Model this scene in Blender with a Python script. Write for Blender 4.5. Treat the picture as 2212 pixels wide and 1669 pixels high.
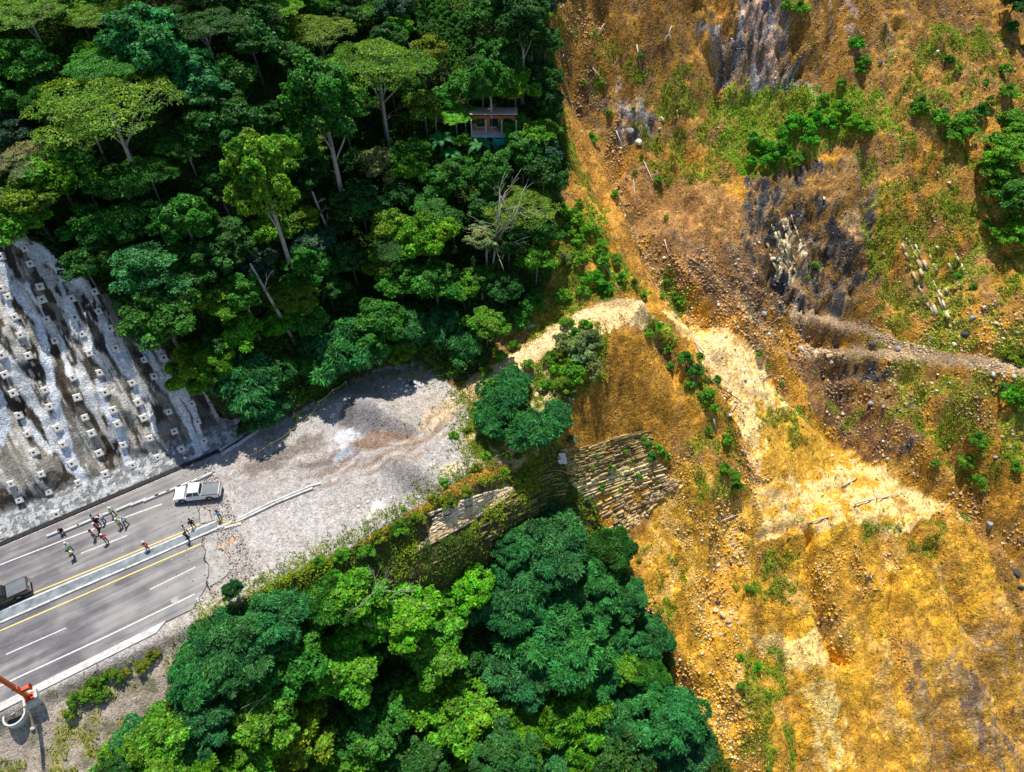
import bpy, math, random
import numpy as np
from mathutils import Vector, Matrix
R = math.radians
for o in list(bpy.data.objects): bpy.data.objects.remove(o)
S = bpy.context.scene
COL = S.collection
# ---------------------------------------------------------------- camera, sky, sun, exposure
PITCH = 48.6; CAMZ = 70.0; FPX = 1501.3; CX, CY = 1106.0, 834.5       # photo coordinates on a 2212 x 1669 grid
cd = bpy.data.cameras.new('camera'); cam = bpy.data.objects.new('camera', cd); COL.objects.link(cam)
cam.location = (0, 0, CAMZ); cam.rotation_euler = (R(90 - PITCH), 0, 0)
cd.sensor_width = 36; cd.lens = 36 * FPX / 2212; cd.clip_end = 2000; cd.clip_start = 0.5
S.camera = cam
SUN_EL, SUN_AZ = 68.0, -14.0            # azimuth from +Y, towards +X positive
w = bpy.data.worlds.new('World'); S.world = w; w.use_nodes = True
nt = w.node_tree; nt.nodes.clear()
sky = nt.nodes.new('ShaderNodeTexSky'); sky.sky_type = 'NISHITA'; sky.sun_disc = False
sky.sun_elevation = R(SUN_EL); sky.sun_rotation = R(SUN_AZ); sky.altitude = 1500
bg = nt.nodes.new('ShaderNodeBackground'); bg.inputs[1].default_value = 0.11
wo = nt.nodes.new('ShaderNodeOutputWorld'); nt.links.new(sky.outputs[0], bg.inputs[0]); nt.links.new(bg.outputs[0], wo.inputs[0])
sd = bpy.data.lights.new('sun', 'SUN'); sd.energy = 4.6; sd.angle = R(0.5); sd.color = (1.0, 0.95, 0.86)
sun = bpy.data.objects.new('sun', sd); COL.objects.link(sun)
sv = Vector((math.sin(R(SUN_AZ)) * math.cos(R(SUN_EL)), math.cos(R(SUN_AZ)) * math.cos(R(SUN_EL)), math.sin(R(SUN_EL))))
sun.rotation_euler = sv.to_track_quat('Z', 'Y').to_euler(); sun.location = (0, 60, 120)
S.view_settings.view_transform = 'Standard'; S.view_settings.look = 'None'
S.view_settings.exposure = 0.32; S.view_settings.gamma = 1
S.cycles.max_bounces = 5; S.cycles.diffuse_bounces = 2; S.cycles.transmission_bounces = 3; S.cycles.glossy_bounces = 2
S.cycles.transparent_max_bounces = 4

# ---------------------------------------------------------------- noise
def _hash(i, j, s):
    i = i.astype(np.int64); j = j.astype(np.int64)
    h = (i * 374761393 + j * 668265263 + s * 1442695041) & 0x7fffffff
    h = ((h ^ (h >> 13)) * 1274126177) & 0x7fffffff
    h = ((h ^ (h >> 15)) * 2246822519) & 0x7fffffff
    return ((h ^ (h >> 16)) & 0xffffff) / float(0xffffff)
def vnoise(x, y, s=0):
    xi = np.floor(x); yi = np.floor(y); fx = x - xi; fy = y - yi
    fx = fx * fx * fx * (fx * (fx * 6 - 15) + 10); fy = fy * fy * fy * (fy * (fy * 6 - 15) + 10)
    a = _hash(xi, yi, s); b = _hash(xi + 1, yi, s); c = _hash(xi, yi + 1, s); d = _hash(xi + 1, yi + 1, s)
    return (a * (1 - fx) + b * fx) * (1 - fy) + (c * (1 - fx) + d * fx) * fy
def fbm(x, y, s=0, o=4, g=0.5):
    x = np.asarray(x, float); y = np.asarray(y, float); t = 0; a = 1; n = 0
    for k in range(o):
        t = t + a * vnoise(x + 17.3 * k, y - 9.1 * k, s + k * 7); n += a; a *= g
        x, y = (x * 1.6 + y * 1.2), (y * 1.6 - x * 1.2)
    return t / n
def sst(a, b, x):
    t = np.clip((x - a) / (b - a), 0, 1); return t * t * (3 - 2 * t)
def lerp(a, b, t): return a + (b - a) * t

# ---------------------------------------------------------------- pixel <-> world
cp, sp = math.cos(R(PITCH)), math.sin(R(PITCH))
def ray(px, py):
    a = (np.asarray(px, float) - CX) / FPX; b = -(np.asarray(py, float) - CY) / FPX
    return a, cp + sp * b, -sp + cp * b
def on_z(px, py, z):
    dx, dy, dz = ray(px, py); t = (z - CAMZ) / dz
    return dx * t, dy * t
def proj(x, y, z):
    z = z - CAMZ; f = cp * y - sp * z; u = sp * y + cp * z
    return CX + FPX * x / f, CY - FPX * u / f

def inpoly(poly, x, y):
    p = np.asarray(poly, float); r = np.zeros(x.shape, bool); n = len(p); j = n - 1
    for i in range(n):
        xi, yi = p[i]; xj, yj = p[j]
        if yi != yj:
            r ^= ((yi > y) != (yj > y)) & (x < (xj - xi) * (y - yi) / (yj - yi) + xi)
        j = i
    return r
def dline(pts, x, y):
    """distance to polyline, parameter (0..n-1) of nearest point, signed side"""
    best = np.full(x.shape, 1e9); par = np.zeros(x.shape); side = np.zeros(x.shape)
    for i in range(len(pts) - 1):
        ax, ay = pts[i][0], pts[i][1]; bx, by = pts[i + 1][0] - ax, pts[i + 1][1] - ay
        t = np.clip(((x - ax) * bx + (y - ay) * by) / (bx * bx + by * by + 1e-9), 0, 1)
        d = np.hypot(x - ax - t * bx, y - ay - t * by); m = d < best
        best[m] = d[m]; par[m] = (i + t)[m]; side[m] = (bx * (y - ay) - by * (x - ax))[m]
    return best, par, side

# ---------------------------------------------------------------- the heightfield
RD = np.array([.852, .524]); RN = np.array([.524, -.852])          # along the road / towards the valley
B0 = np.array([-57.2, 37.9])                                        # kerb at the foot of the concrete slope
def road_uw(x, y): return (x - B0[0]) * RD[0] + (y - B0[1]) * RD[1], (x - B0[0]) * RN[0] + (y - B0[1]) * RN[1]
def uw_xy(u, w): return B0[0] + u * RD[0] + w * RN[0], B0[1] + u * RD[1] + w * RN[1]
TW = math.tan(R(50))
def wall_z(s):      # s metres uphill from the kerb: gutter, apron, face
    return np.where(s < .5, 0.02, np.where(s < 3.2, 0.02 + (s - .5) * .42, 1.15 + (s - 3.2) * TW))
CTL = [ # photo x, photo y, z
 (2212,0,24),(2000,0,27),(1800,0,28),(1620,0,28),(1400,0,28),(1240,0,28),(1620,215,16),(1350,324,10),(1240,200,17),(1782,297,13),(1650,300,12),(1782,405,8.5),(1950,300,14.5),(2160,270,15.5),
 (1782,540,1.8),(1782,675,-4.2),(1836,810,-10),(1836,972,-16),(1782,1026,-17),(1782,1161,-17.5),(1782,1350,-25),(1782,1669,-36),(1930,1669,-35.5),(2160,1669,-34),
 (2160,540,5),(2160,810,-4),(2160,1026,-13),(2160,1188,-19),(2160,1404,-24),(1950,700,-3.5),(1960,1050,-16.5),(1960,1200,-19),(1960,1400,-25),(2000,900,-9),
 (1458,648,0),(1540,700,-2),(1620,783,-5),(1728,891,-10.5),(1340,420,7.5),(1400,520,4.8),(1560,560,3.5),(1560,420,8),(1650,700,-4.5),(1450,480,6.5),
 (1323,664,6.5),(1339,718,6),(1296,945,-5),(1420,900,-4),(1480,800,-2.5),(1323,1134,-15),(1420,1060,-12),(1500,1000,-9),(1560,900,-6.5),(1600,1000,-11),(1600,1150,-18),
 (1026,1042,0),(945,1215,-8.5),(1100,1120,-9),(1200,1150,-13),(810,1458,-17),(1100,1400,-21),(1404,1350,-22),(1566,1669,-34),(1296,1620,-30),(1000,1640,-25),(1500,1450,-25),
 (600,1500,-11),(216,1512,-2.2),(160,1669,-4.5),(0,1669,-4),(400,1440,-2.5),(500,1600,-10),(600,1340,-3.5),(750,1270,-5),
 (0,1400,0),(300,1250,0),(500,1100,0),(700,950,0),(900,900,0),(700,1100,0),(600,1200,0),(880,1000,0),(960,930,0.2),(200,1350,0),(120,1180,0),(880,830,.2),(1000,900,.1),(0,1500,0),
 (1000,850,.6),(1100,790,2),(1200,720,3.6),(1280,680,6),(1150,860,-.3),(1180,950,-1.5),(1100,950,-.4),(1240,860,1.0),
 (1350,620,6),(1300,520,10),(1260,440,12),(1210,300,16.5),(1190,150,24),(1180,0,30),
 (1150,560,8.5),(1050,640,5.5),(900,720,3),(1020,740,2.4)]
pts = []
for (px, py, z) in CTL:
    x, y = on_z(px, py, z); pts.append((float(x), float(y), z))
for px in (100, 300, 500, 700, 900, 1080):                          # forested hill
    for py in (0, 150, 300, 450, 600):
        foot = 63 + .12 * 0
        dx, dy, dz = ray(px, py); sl = .60
        # plane rising away from the lot, tilted with the kerb line on the left
        t = 30.0
        for t in np.arange(40, 170, .25):
            X, Y, Z = dx * t, dy * t, CAMZ + dz * t
            zz = min((Y - 64) * .62, 99) if X > -33 else max((Y - 64) * .62, 1.15 + (-((X - B0[0]) * RN[0] + (Y - B0[1]) * RN[1]) - 3.2) * .95)
            zz = min(zz, 30 + (zz - 30) * .6) if zz > 30 else zz
            if Z <= zz: break
        if Z > 2.0: pts.append((float(X), float(Y), float(zz)))
for u in range(-45, 30, 8):                                          # the concrete slope
    for s_ in (3.2, 9, 16):
        if u > 10 and s_ > 12: continue
        x, y = uw_xy(u, -s_); pts.append((x, y, float(wall_z(np.array(s_)))))
for (x, y, z) in [(-130, -20, -8), (-60, -20, -8), (0, -20, -42), (60, -20, -52), (130, -20, -50), (130, 40, -18), (130, 90, 2), (130, 140, 30), (-130, 170, 75), (-60, 170, 66), (0, 170, 60), (70, 170, 56), (130, 170, 50), (-130, 110, 55), (-130, 60, 30), (-130, 0, -1), (-85, 20, 0), (-100, 10, 0)]:
    pts.append((x, y, z))
pts = np.array(pts)
def tps(r2): return np.where(r2 > 1e-9, .5 * r2 * np.log(np.maximum(r2, 1e-9)), 0)
n = len(pts); sc = 50.0; Q = pts[:, :2] / sc
K = tps(((Q[:, None] - Q[None]) ** 2).sum(-1)) + np.eye(n) * 3e-4
Pm = np.c_[np.ones(n), Q]; A = np.block([[K, Pm], [Pm.T, np.zeros((3, 3))]])
sol = np.linalg.solve(A, np.r_[pts[:, 2], 0, 0, 0])
ST = 0.33; X0, X1, Y0, Y1 = -125.0, 125.0, -15.0, 165.0
NX = int((X1 - X0) / ST) + 1; NY = int((Y1 - Y0) / ST) + 1
gx = X0 + ST * np.arange(NX); gy = Y0 + ST * np.arange(NY)
GX, GY = np.meshgrid(gx, gy, indexing='ij')
cs = 6; cgx = X0 + ST * cs * np.arange(NX // cs + 2); cgy = Y0 + ST * cs * np.arange(NY // cs + 2)     # coarse, then bicubic-ish upsample
CGX, CGY = np.meshgrid(cgx, cgy, indexing='ij'); qx = CGX.ravel() / sc; qy = CGY.ravel() / sc
Zc = sol[n] + sol[n + 1] * qx + sol[n + 2] * qy
for k in range(n): Zc = Zc + sol[k] * tps((qx - Q[k, 0]) ** 2 + (qy - Q[k, 1]) ** 2)
Zc = Zc.reshape(CGX.shape)
def bil(Z, x0, y0, st, x, y):
    u = np.clip((x - x0) / st, 0, Z.shape[0] - 1.001); v = np.clip((y - y0) / st, 0, Z.shape[1] - 1.001)
    i = u.astype(int); j = v.astype(int); fu = u - i; fv = v - j
    return (Z[i, j] * (1 - fu) + Z[i + 1, j] * fu) * (1 - fv) + (Z[i, j + 1] * (1 - fu) + Z[i + 1, j + 1] * fu) * fv
HZ = bil(Zc, X0, Y0, ST * cs, GX, GY)
HZ = np.where(HZ > 38, 38 + (HZ - 38) * .7, HZ)
def hgt(x, y): return bil(HZ, X0, Y0, ST, np.asarray(x, float), np.asarray(y, float))
def hits(px, py, h=0.0):
    dx, dy, dz = ray(px, py); dx, dy, dz = np.atleast_1d(dx), np.atleast_1d(dy), np.atleast_1d(dz)
    t = np.full(dx.shape, 45.0); lo = t.copy(); done = np.zeros(dx.shape, bool)
    for _ in range(400):
        z = CAMZ + dz * t; b = z <= hgt(dx * t, dy * t) + h
        done |= b; lo = np.where(done, lo, t); t = np.where(done, t, t + .4)
        if done.all(): break
    hi = t
    for _ in range(14):
        m = (lo + hi) / 2; b = CAMZ + dz * m <= hgt(dx * m, dy * m) + h
        hi = np.where(b, m, hi); lo = np.where(b, lo, m)
    return dx * hi, dy * hi, CAMZ + dz * hi
def at(px, py, h=0.0):
    x, y, z = hits(px, py, h); return Vector((float(x[0]), float(y[0]), float(z[0])))
def wpoly(P, h=0.0):
    P = np.array(P, float); x, y, z = hits(P[:, 0], P[:, 1], h); return np.c_[x, y]
def wline(P):
    P = np.array(P, float); x, y, z = hits(P[:, 0], P[:, 1]); return np.c_[x, y, z]
# level bench that carries the road and the gravel lot (outline at z = 0)
LOT = [(-500,1400),(0,1178),(460,984),(560,936),(640,902),(740,838),(830,800),(900,792),(960,826),(1000,862),(1010,900),(1000,960),(1040,1005),(1010,1020),(920,1078),(870,1108),(750,1180),(640,1228),(520,1292),(410,1348),(0,1536),(-500,1790)]
LW = np.array([[float(v) for v in on_z(a, b, 0)] for a, b in LOT])
def soft_in(poly, x, y, wd):
    d, _, _ = dline(np.r_[poly, poly[:1]], x, y); m = inpoly(poly, x, y)
    return np.where(m, 1.0, 1 - sst(0, wd, d)), np.where(m, d, -d)
mlot, dlot = soft_in(LW, GX, GY, 1.2)
_u, _w = road_uw(GX, GY); _k = sst(20, 26, _u) * sst(6, 10, _w)
mlot = np.where(dlot > 0, 1.0, 1 - sst(0, 1, -dlot / (1.2 + 4.0 * _k)))
HZ = HZ * (1 - mlot)
# the concrete slope
WALL_PX = [(-420,1080),(-420,300),(0,500),(70,520),(190,608),(300,700),(390,790),(440,850),(480,905),(500,950),(475,985)]
def plane_hit(px, py):
    dx, dy, dz = ray(px, py)
    for t in np.arange(40, 160, .05):
        x, y, z = dx * t, dy * t, CAMZ + dz * t; s = -road_uw(x, y)[1]
        if z <= wall_z(np.array(max(s, 0.0))): break
    return x, y
WW = np.array([plane_hit(a, b) for a, b in WALL_PX]); WW[0] = uw_xy(-45, -.05); WW[-1] = uw_xy(26.5, -.05)
WW[-2] = uw_xy(28.5, -3.0)
mwall, dwall = soft_in(WW, GX, GY, 3.0)
UU, WV = road_uw(GX, GY)
inwall = inpoly(WW, GX, GY)
HZ = np.where(mwall > 0, lerp(HZ, wall_z(np.maximum(-WV, 0)) - .6 * (dwall > .4) , mwall * (WV < 0)), HZ)
HZ = np.where(inwall & (WV < 0), wall_z(np.maximum(-WV, 0)) - 3.0 * sst(.5, 5, -WV) - .3, HZ)
# benches and tracks cut into the slopes
def bench(P, width, fall=1.0, dz=0.0):
    L = wline(P); d, par, _ = dline(L, GX, GY); i = np.clip(par.astype(int), 0, len(L) - 2); f = par - i
    zb = L[i, 2] * (1 - f) + L[i + 1, 2] * f + dz
    m = 1 - sst(width / 2, width / 2 + fall, d); return L, d, zb, m
def cut(P, width, fall, dz=0.0):
    global HZ
    L, d, zb, m = bench(P, width, fall, dz); m = m * (1 - mlot); HZ = lerp(HZ, zb, m)
    return L
TRAIL = [(955,880),(1000,855),(1060,812),(1130,770),(1190,728),(1250,690),(1300,668),(1350,662)]
L_trail = cut(TRAIL, 2.6, 2.0)
TR1 = [(1700,672),(1780,690),(1860,712),(1950,745),(2050,765),(2212,800)]
L_tr1 = cut(TR1, 1.4, 1.6)
TR2 = [(1740,765),(1840,762),(1960,772),(2080,782),(2212,802)]
L_tr2 = cut(TR2, 1.6, 1.8)
_rp = wpoly([(840,1110),(1000,1010),(1120,985),(1200,975),(1190,1060),(1100,1130),(960,1270),(800,1280)]); _rd, _, _ = dline(np.r_[_rp, _rp[:1]], GX, GY); _rm = np.where(inpoly(_rp, GX, GY), 1.0, 1 - sst(0, 3, _rd))
HZ = lerp(HZ, np.maximum(HZ, np.minimum(0, dlot) * .95), _rm * (dlot < 0))
GK = 1.5
def gully(P, width, depth):
    global HZ
    L = wline(P); d, par, _ = dline(L, GX + (fbm(GX * .4, GY * .4, 5, 3) - .5) * 2.0, GY)
    HZ = HZ - depth * GK * np.exp(-(d / width) ** 2) * (1 - mlot)
    return L
G = [gully([(1250,0),(1225,120),(1240,200),(1270,270),(1320,320),(1350,420),(1400,520),(1440,620),(1520,690)], 2.2, 1.7),
     gully([(1560,800),(1600,880),(1625,960),(1615,1060),(1570,1150),(1545,1260),(1535,1400),(1560,1520),(1590,1669)], 2.0, 1.2),
     gully([(1450,610),(1560,700),(1680,820),(1760,900),(1860,980),(1960,1030),(2080,1080),(2212,1180)], 1.6, 1.3),
     gully([(1310,1180),(1360,1280),(1400,1360),(1440,1450),(1500,1500)], 1.6, 1.6),
     gully([(1750,1160),(1768,1250),(1775,1330),(1830,1420)], .8, 2.4),
     gully([(1600,1150),(1640,1160),(1720,1140),(1760,1155)], .6, .9),
     gully([(1940,1250),(1950,1400),(1960,1500)], .7, 1.0),
     gully([(1640,560),(1700,650),(1760,740),(1830,860),(1920,960)], 1.6, .7)]
for P_, w_, d_ in (([(1900,1160),(1960,1300),(2010,1450),(2060,1669)],1.8,1.5), ([(1700,1200),(1715,1330),(1700,1450),(1740,1669)],1.6,1.2), ([(1830,1180),(1880,1330),(1900,1500),(1930,1669)],1.2,.9), ([(1960,1120),(2060,1250),(2150,1450),(2212,1600)],1.5,1.3), ([(1640,1180),(1660,1300),(1640,1420)],1.0,.8), ([(1380,760),(1400,850),(1390,940)],.9,.8), ([(1340,740),(1330,850),(1300,930)],.8,.6), ([(1300,20),(1340,120),(1350,220)],1.4,1.3), ([(1500,230),(1480,330),(1430,420)],1.2,.8), ([(1560,420),(1540,520),(1580,620)],1.2,.9), ([(1500,430),(1490,530),(1520,620)],1.0,.8), ([(1880,330),(1890,450),(1940,640)],1.4,1.4), ([(1980,330),(2010,450),(2060,600)],1.2,1.0), ([(1560,-30),(1570,80),(1560,200)],1.2,1.4), ([(1820,-30),(1800,80),(1790,190)],1.2,1.3), ([(2000,860),(2060,980),(2150,1060)],1.3,1.1)): gully(P_, w_, d_)
for P_, w_, d_ in (([(1380,680),(1440,740),(1520,830),(1590,960),(1605,1060)],1.5,-1.3), ([(1640,640),(1760,770),(1870,860),(1960,960)],1.3,-1.0), ([(1215,330),(1290,470),(1360,600)],1.3,-1.0)): gully(P_, w_, d_)
def bump(px, py, r, h, r2=None, ang=0):
    global HZ
    p = at(px, py); r2 = r2 or r; c, s_ = math.cos(ang), math.sin(ang)
    u = (GX - p.x) * c + (GY - p.y) * s_; v = -(GX - p.x) * s_ + (GY - p.y) * c
    k = np.exp(-((u / r) ** 2 + (v / r2) ** 2) ** 1.3); HZ = HZ + h * k
bump(790, 885, 4.2, 1.9, 2.2, -.5); bump(840, 905, 2.5, .9, 1.6, -.3)
bump(865, 1010, 3.6, 1.7, 1.8, -.75); bump(905, 1035, 2.0, .8, 1.6, 0)
bump(1690, 1180, 4, 1.2, 3); bump(1850, 1120, 6, 1.4, 3); bump(1480, 730, 3, .9, 1.6, -.9)
# rough ground away from the made surfaces
free = (1 - mlot) * (1 - mwall * (WV < 0))
for L_, w_ in ((L_trail, 1.4), (L_tr1, .8), (L_tr2, .9)):
    d, _, _ = dline(L_, GX, GY); free = free * sst(w_ * .6, w_ * 2.2, d)
fall = np.array([.30, -.95])                                        # fall line of the slides
U2 = GX * fall[1] - GY * fall[0]; V2 = GX * fall[0] + GY * fall[1]
slide_side = sst(-4, 14, GX - (GY - 60) * .05 - 2)
rough = (fbm(GX * .09, GY * .09, 1, 3) - .5) * 3.2 + (fbm(GX * .45, GY * .45, 2, 4) - .5) * 1.1 + slide_side * ((np.abs(fbm(U2 * .16, V2 * .05, 15, 3) - .5) * 2) ** .8 * 3.6 - 1.2 + (fbm(GX * .2, GY * .2, 16, 3) - .5) * 2.2)
rill = (np.abs(fbm(U2 * .42, V2 * .07, 3, 4) - .5) * 2) ** .7
rill2 = fbm(U2 * 1.3, V2 * .22, 4, 3) - .5
rough = rough + slide_side * (rill * 1.9 - .7 + rill2 * .7 + (fbm(GX * 1.3, GY * 1.3, 8, 2) - .5) * .75 + (np.abs(fbm(GX * .5, GY * .5, 14, 4) - .5) * -2.2 + .2))
HZ = HZ + rough * free * .62
lotn = (fbm(GX * .25, GY * .25, 6, 3) - .5) * .35 * sst(20, 33, UU) + (fbm(GX * 1.1, GY * 1.1, 9, 2) - .5) * .12
HZ = HZ + np.where(dlot > 0, lotn * sst(24, 34, UU) , 0)
road_area = (dlot > 0) & (UU < 30)
HZ = np.where(road_area, np.minimum(HZ, 0) - .02, HZ)
HZ = np.where((UU < 34) & (WV > -.6) & (WV < 18.8) , -.12, HZ)
# rock faces stand out in ribs and ledges
def rockz(P, amp, k1=.9):
    global HZ
    d, _, _ = dline(np.r_[wpoly(P), wpoly(P[:1])], GX, GY); m = inpoly(wpoly(P), GX, GY); m = np.where(m, sst(0, 2.0, d), 0)
    r = np.abs(fbm(U2 * k1, V2 * .16, 41, 3) - .5) * 2; q = fbm(GX * .7, GY * .7, 42, 3); q = np.floor(q * 9) / 9
    HZ = HZ + m * amp * (r + (q - .5) * 1.6)
rockz([(1470,-60),(1700,-60),(1760,120),(1750,230),(1560,240),(1480,120)], 2.2); rockz([(1590,380),(1750,330),(1880,320),(1930,620),(1850,690),(1700,690),(1620,640)], 1.8); rockz([(1640,600),(1720,620),(1990,790),(1990,960),(1880,900),(1740,790)], 1.4)
rockz([(1310,210),(1420,210),(1450,300),(1370,320),(1320,290)], 1.5); rockz([(1930,500),(2130,520),(2130,720),(2000,720)], 1.2); rockz([(1880,20),(1960,20),(1960,150),(1880,140)], 1.6); rockz([(1950,60),(2212,60),(2212,300),(1900,280)], 1.0, .4)
# two tyre tracks across the lot
for P in ([(960,880),(900,935),(860,955),(800,965),(760,985),(720,1015)], [(985,895),(930,940),(880,975),(820,990),(780,1010)]):
    L = wline(P)
    for off in (0,):
        d, _, _ = dline(L, GX + (fbm(GX * .5, GY * .5, 12, 2) - .5), GY); HZ = HZ - .45 * np.exp(-(d / .7) ** 2)

# ---------------------------------------------------------------- materials
MATS = {}
def mat(name, color=(.5, .5, .5), rough=.8, metal=0, emit=None, alpha=None, spec=.3):
    if name in MATS: return MATS[name]
    m = bpy.data.materials.new(name); m.use_nodes = True; b = m.node_tree.nodes['Principled BSDF']
    b.inputs['Base Color'].default_value = (*color, 1); b.inputs['Roughness'].default_value = rough
    b.inputs['Metallic'].default_value = metal; b.inputs['Specular IOR Level'].default_value = spec
    MATS[name] = m; return m
def noisy(name, color, color2, scale=3.0, rough=.8, bump_=.0, metal=0, spec=.3, stretch=None):
    if name in MATS: return MATS[name]
    m = mat(name, color, rough, metal, spec=spec); t = m.node_tree; N = t.nodes; b = N['Principled BSDF']
    tc = N.new('ShaderNodeTexCoord'); nz = N.new('ShaderNodeTexNoise'); nz.inputs['Scale'].default_value = scale; nz.inputs['Detail'].default_value = 8; nz.inputs['Roughness'].default_value = .65
    mp = N.new('ShaderNodeMapping'); t.links.new(tc.outputs['Object'], mp.inputs[0]); t.links.new(mp.outputs[0], nz.inputs['Vector'])
    if stretch: mp.inputs['Rotation'].default_value = (0, 0, stretch[0]); mp.inputs['Scale'].default_value = (stretch[1], stretch[2], 1)
    r = N.new('ShaderNodeValToRGB'); r.color_ramp.elements[0].position = .35; r.color_ramp.elements[1].position = .66
    r.color_ramp.elements[0].color = (*color, 1); r.color_ramp.elements[1].color = (*color2, 1)
    t.links.new(nz.outputs[0], r.inputs[0]); t.links.new(r.outputs[0], b.inputs['Base Color'])
    if bump_:
        bp = N.new('ShaderNodeBump'); bp.inputs['Strength'].default_value = bump_; bp.inputs['Distance'].default_value = .05
        t.links.new(nz.outputs[0], bp.inputs['Height']); t.links.new(bp.outputs[0], b.inputs['Normal'])
    return m
def ground_mat(name, vor=2.2, vamt=.45, bumpd=.25, rough=.95, vor2=6.0, chips=.0, rills=0.0):
    """vertex albedo ('Col') broken up by stones and grit at two sizes"""
    m = bpy.data.materials.new(name); m.use_nodes = True; t = m.node_tree; N = t.nodes; L = t.links; b = N['Principled BSDF']
    b.inputs['Roughness'].default_value = rough; b.inputs['Specular IOR Level'].default_value = .15
    at_ = N.new('ShaderNodeAttribute'); at_.attribute_name = 'Col'
    ge = N.new('ShaderNodeTexCoord')
    v1 = N.new('ShaderNodeTexVoronoi'); v1.inputs['Scale'].default_value = vor; v1.inputs['Randomness'].default_value = 1
    v2 = N.new('ShaderNodeTexVoronoi'); v2.inputs['Scale'].default_value = vor2
    nz = N.new('ShaderNodeTexNoise'); nz.inputs['Scale'].default_value = 1.3; nz.inputs['Detail'].default_value = 9; nz.inputs['Roughness'].default_value = .7
    wp = N.new('ShaderNodeVectorMath'); wp.operation = 'MULTIPLY_ADD'; wp.inputs[1].default_value = (.5, .5, .5)
    L.new(nz.outputs['Color'], wp.inputs[0]); L.new(ge.outputs['Object'], wp.inputs[2]); L.new(ge.outputs['Object'], nz.inputs['Vector'])
    L.new(wp.outputs[0], v1.inputs['Vector']); L.new(wp.outputs[0], v2.inputs['Vector'])
    # per-stone value
    def mth(op, a, b_=None, c=None):
        q = N.new('ShaderNodeMath'); q.operation = op
        for i, s_ in enumerate((a, b_, c)):
            if s_ is None: continue
            if hasattr(s_, 'links'): L.new(s_, q.inputs[i])
            else: q.inputs[i].default_value = s_
        return q.outputs[0]
    sep = N.new('ShaderNodeSeparateColor'); L.new(v1.outputs['Color'], sep.inputs[0])
    sep2 = N.new('ShaderNodeSeparateColor'); L.new(v2.outputs['Color'], sep2.inputs[0])
    val = mth('ADD', mth('MULTIPLY', mth('SUBTRACT', sep.outputs[0], .5), vamt), mth('MULTIPLY', mth('SUBTRACT', sep2.outputs[1], .5), vamt))
    val = mth('ADD', val, mth('MULTIPLY', mth('SUBTRACT', nz.outputs[0], .5), 1.3))
    fac = mth('ADD', val, 1.0)
    big = N.new('ShaderNodeTexNoise'); big.inputs['Scale'].default_value = .45; big.inputs['Detail'].default_value = 5; L.new(ge.outputs['Object'], big.inputs['Vector'])
    gate = N.new('ShaderNodeMapRange'); gate.inputs[1].default_value = .38; gate.inputs[2].default_value = .62; L.new(big.outputs[0], gate.inputs[0])
    if chips:
        lt_ = N.new('ShaderNodeMapRange'); lt_.inputs[1].default_value = .80; lt_.inputs[2].default_value = .86; L.new(sep.outputs[2], lt_.inputs[0])
        dk_ = N.new('ShaderNodeMapRange'); dk_.inputs[1].default_value = .86; dk_.inputs[2].default_value = .93; L.new(sep2.outputs[2], dk_.inputs[0])
        fac = mth('ADD', fac, mth('MULTIPLY', mth('MULTIPLY', lt_.outputs[0], chips), gate.outputs[0])); fac = mth('SUBTRACT', fac, mth('MULTIPLY', dk_.outputs[0], chips * .6))
    mul = N.new('ShaderNodeVectorMath'); mul.operation = 'SCALE'; L.new(at_.outputs['Color'], mul.inputs[0]); L.new(fac, mul.inputs['Scale'])
    L.new(mul.outputs[0], b.inputs['Base Color'])
    h = mth('ADD', mth('MULTIPLY', v1.outputs['Distance'], -.6 if rills else -1.0), mth('MULTIPLY', v2.outputs['Distance'], -.35)); h = mth('ADD', h, mth('MULTIPLY', nz.outputs[0], 2.4 if rills else 1.2))
    if rills:
        ra = N.new('ShaderNodeMapping'); ra.inputs['Rotation'].default_value = (0, 0, R(-17)); L.new(wp.outputs[0], ra.inputs[0]); rb = N.new('ShaderNodeMapping'); rb.inputs['Scale'].default_value = (1.0, .16, .16); L.new(ra.outputs[0], rb.inputs[0])
        rn = N.new('ShaderNodeTexNoise'); rn.inputs['Scale'].default_value = 1.0; rn.inputs['Detail'].default_value = 6; rn.inputs['Roughness'].default_value = .6; L.new(rb.outputs[0], rn.inputs['Vector'])
        h = mth('ADD', h, mth('MULTIPLY', rn.outputs[0], rills))
    bp = N.new('ShaderNodeBump'); bp.inputs['Strength'].default_value = .9; bp.inputs['Distance'].default_value = bumpd; (L.new(mth('MULTIPLY', at_.outputs['Alpha'], .95), bp.inputs['Strength']) if rills else None)
    L.new(h, bp.inputs['Height']); L.new(bp.outputs[0], b.inputs['Normal'])
    MATS[name] = m; return m

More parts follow.
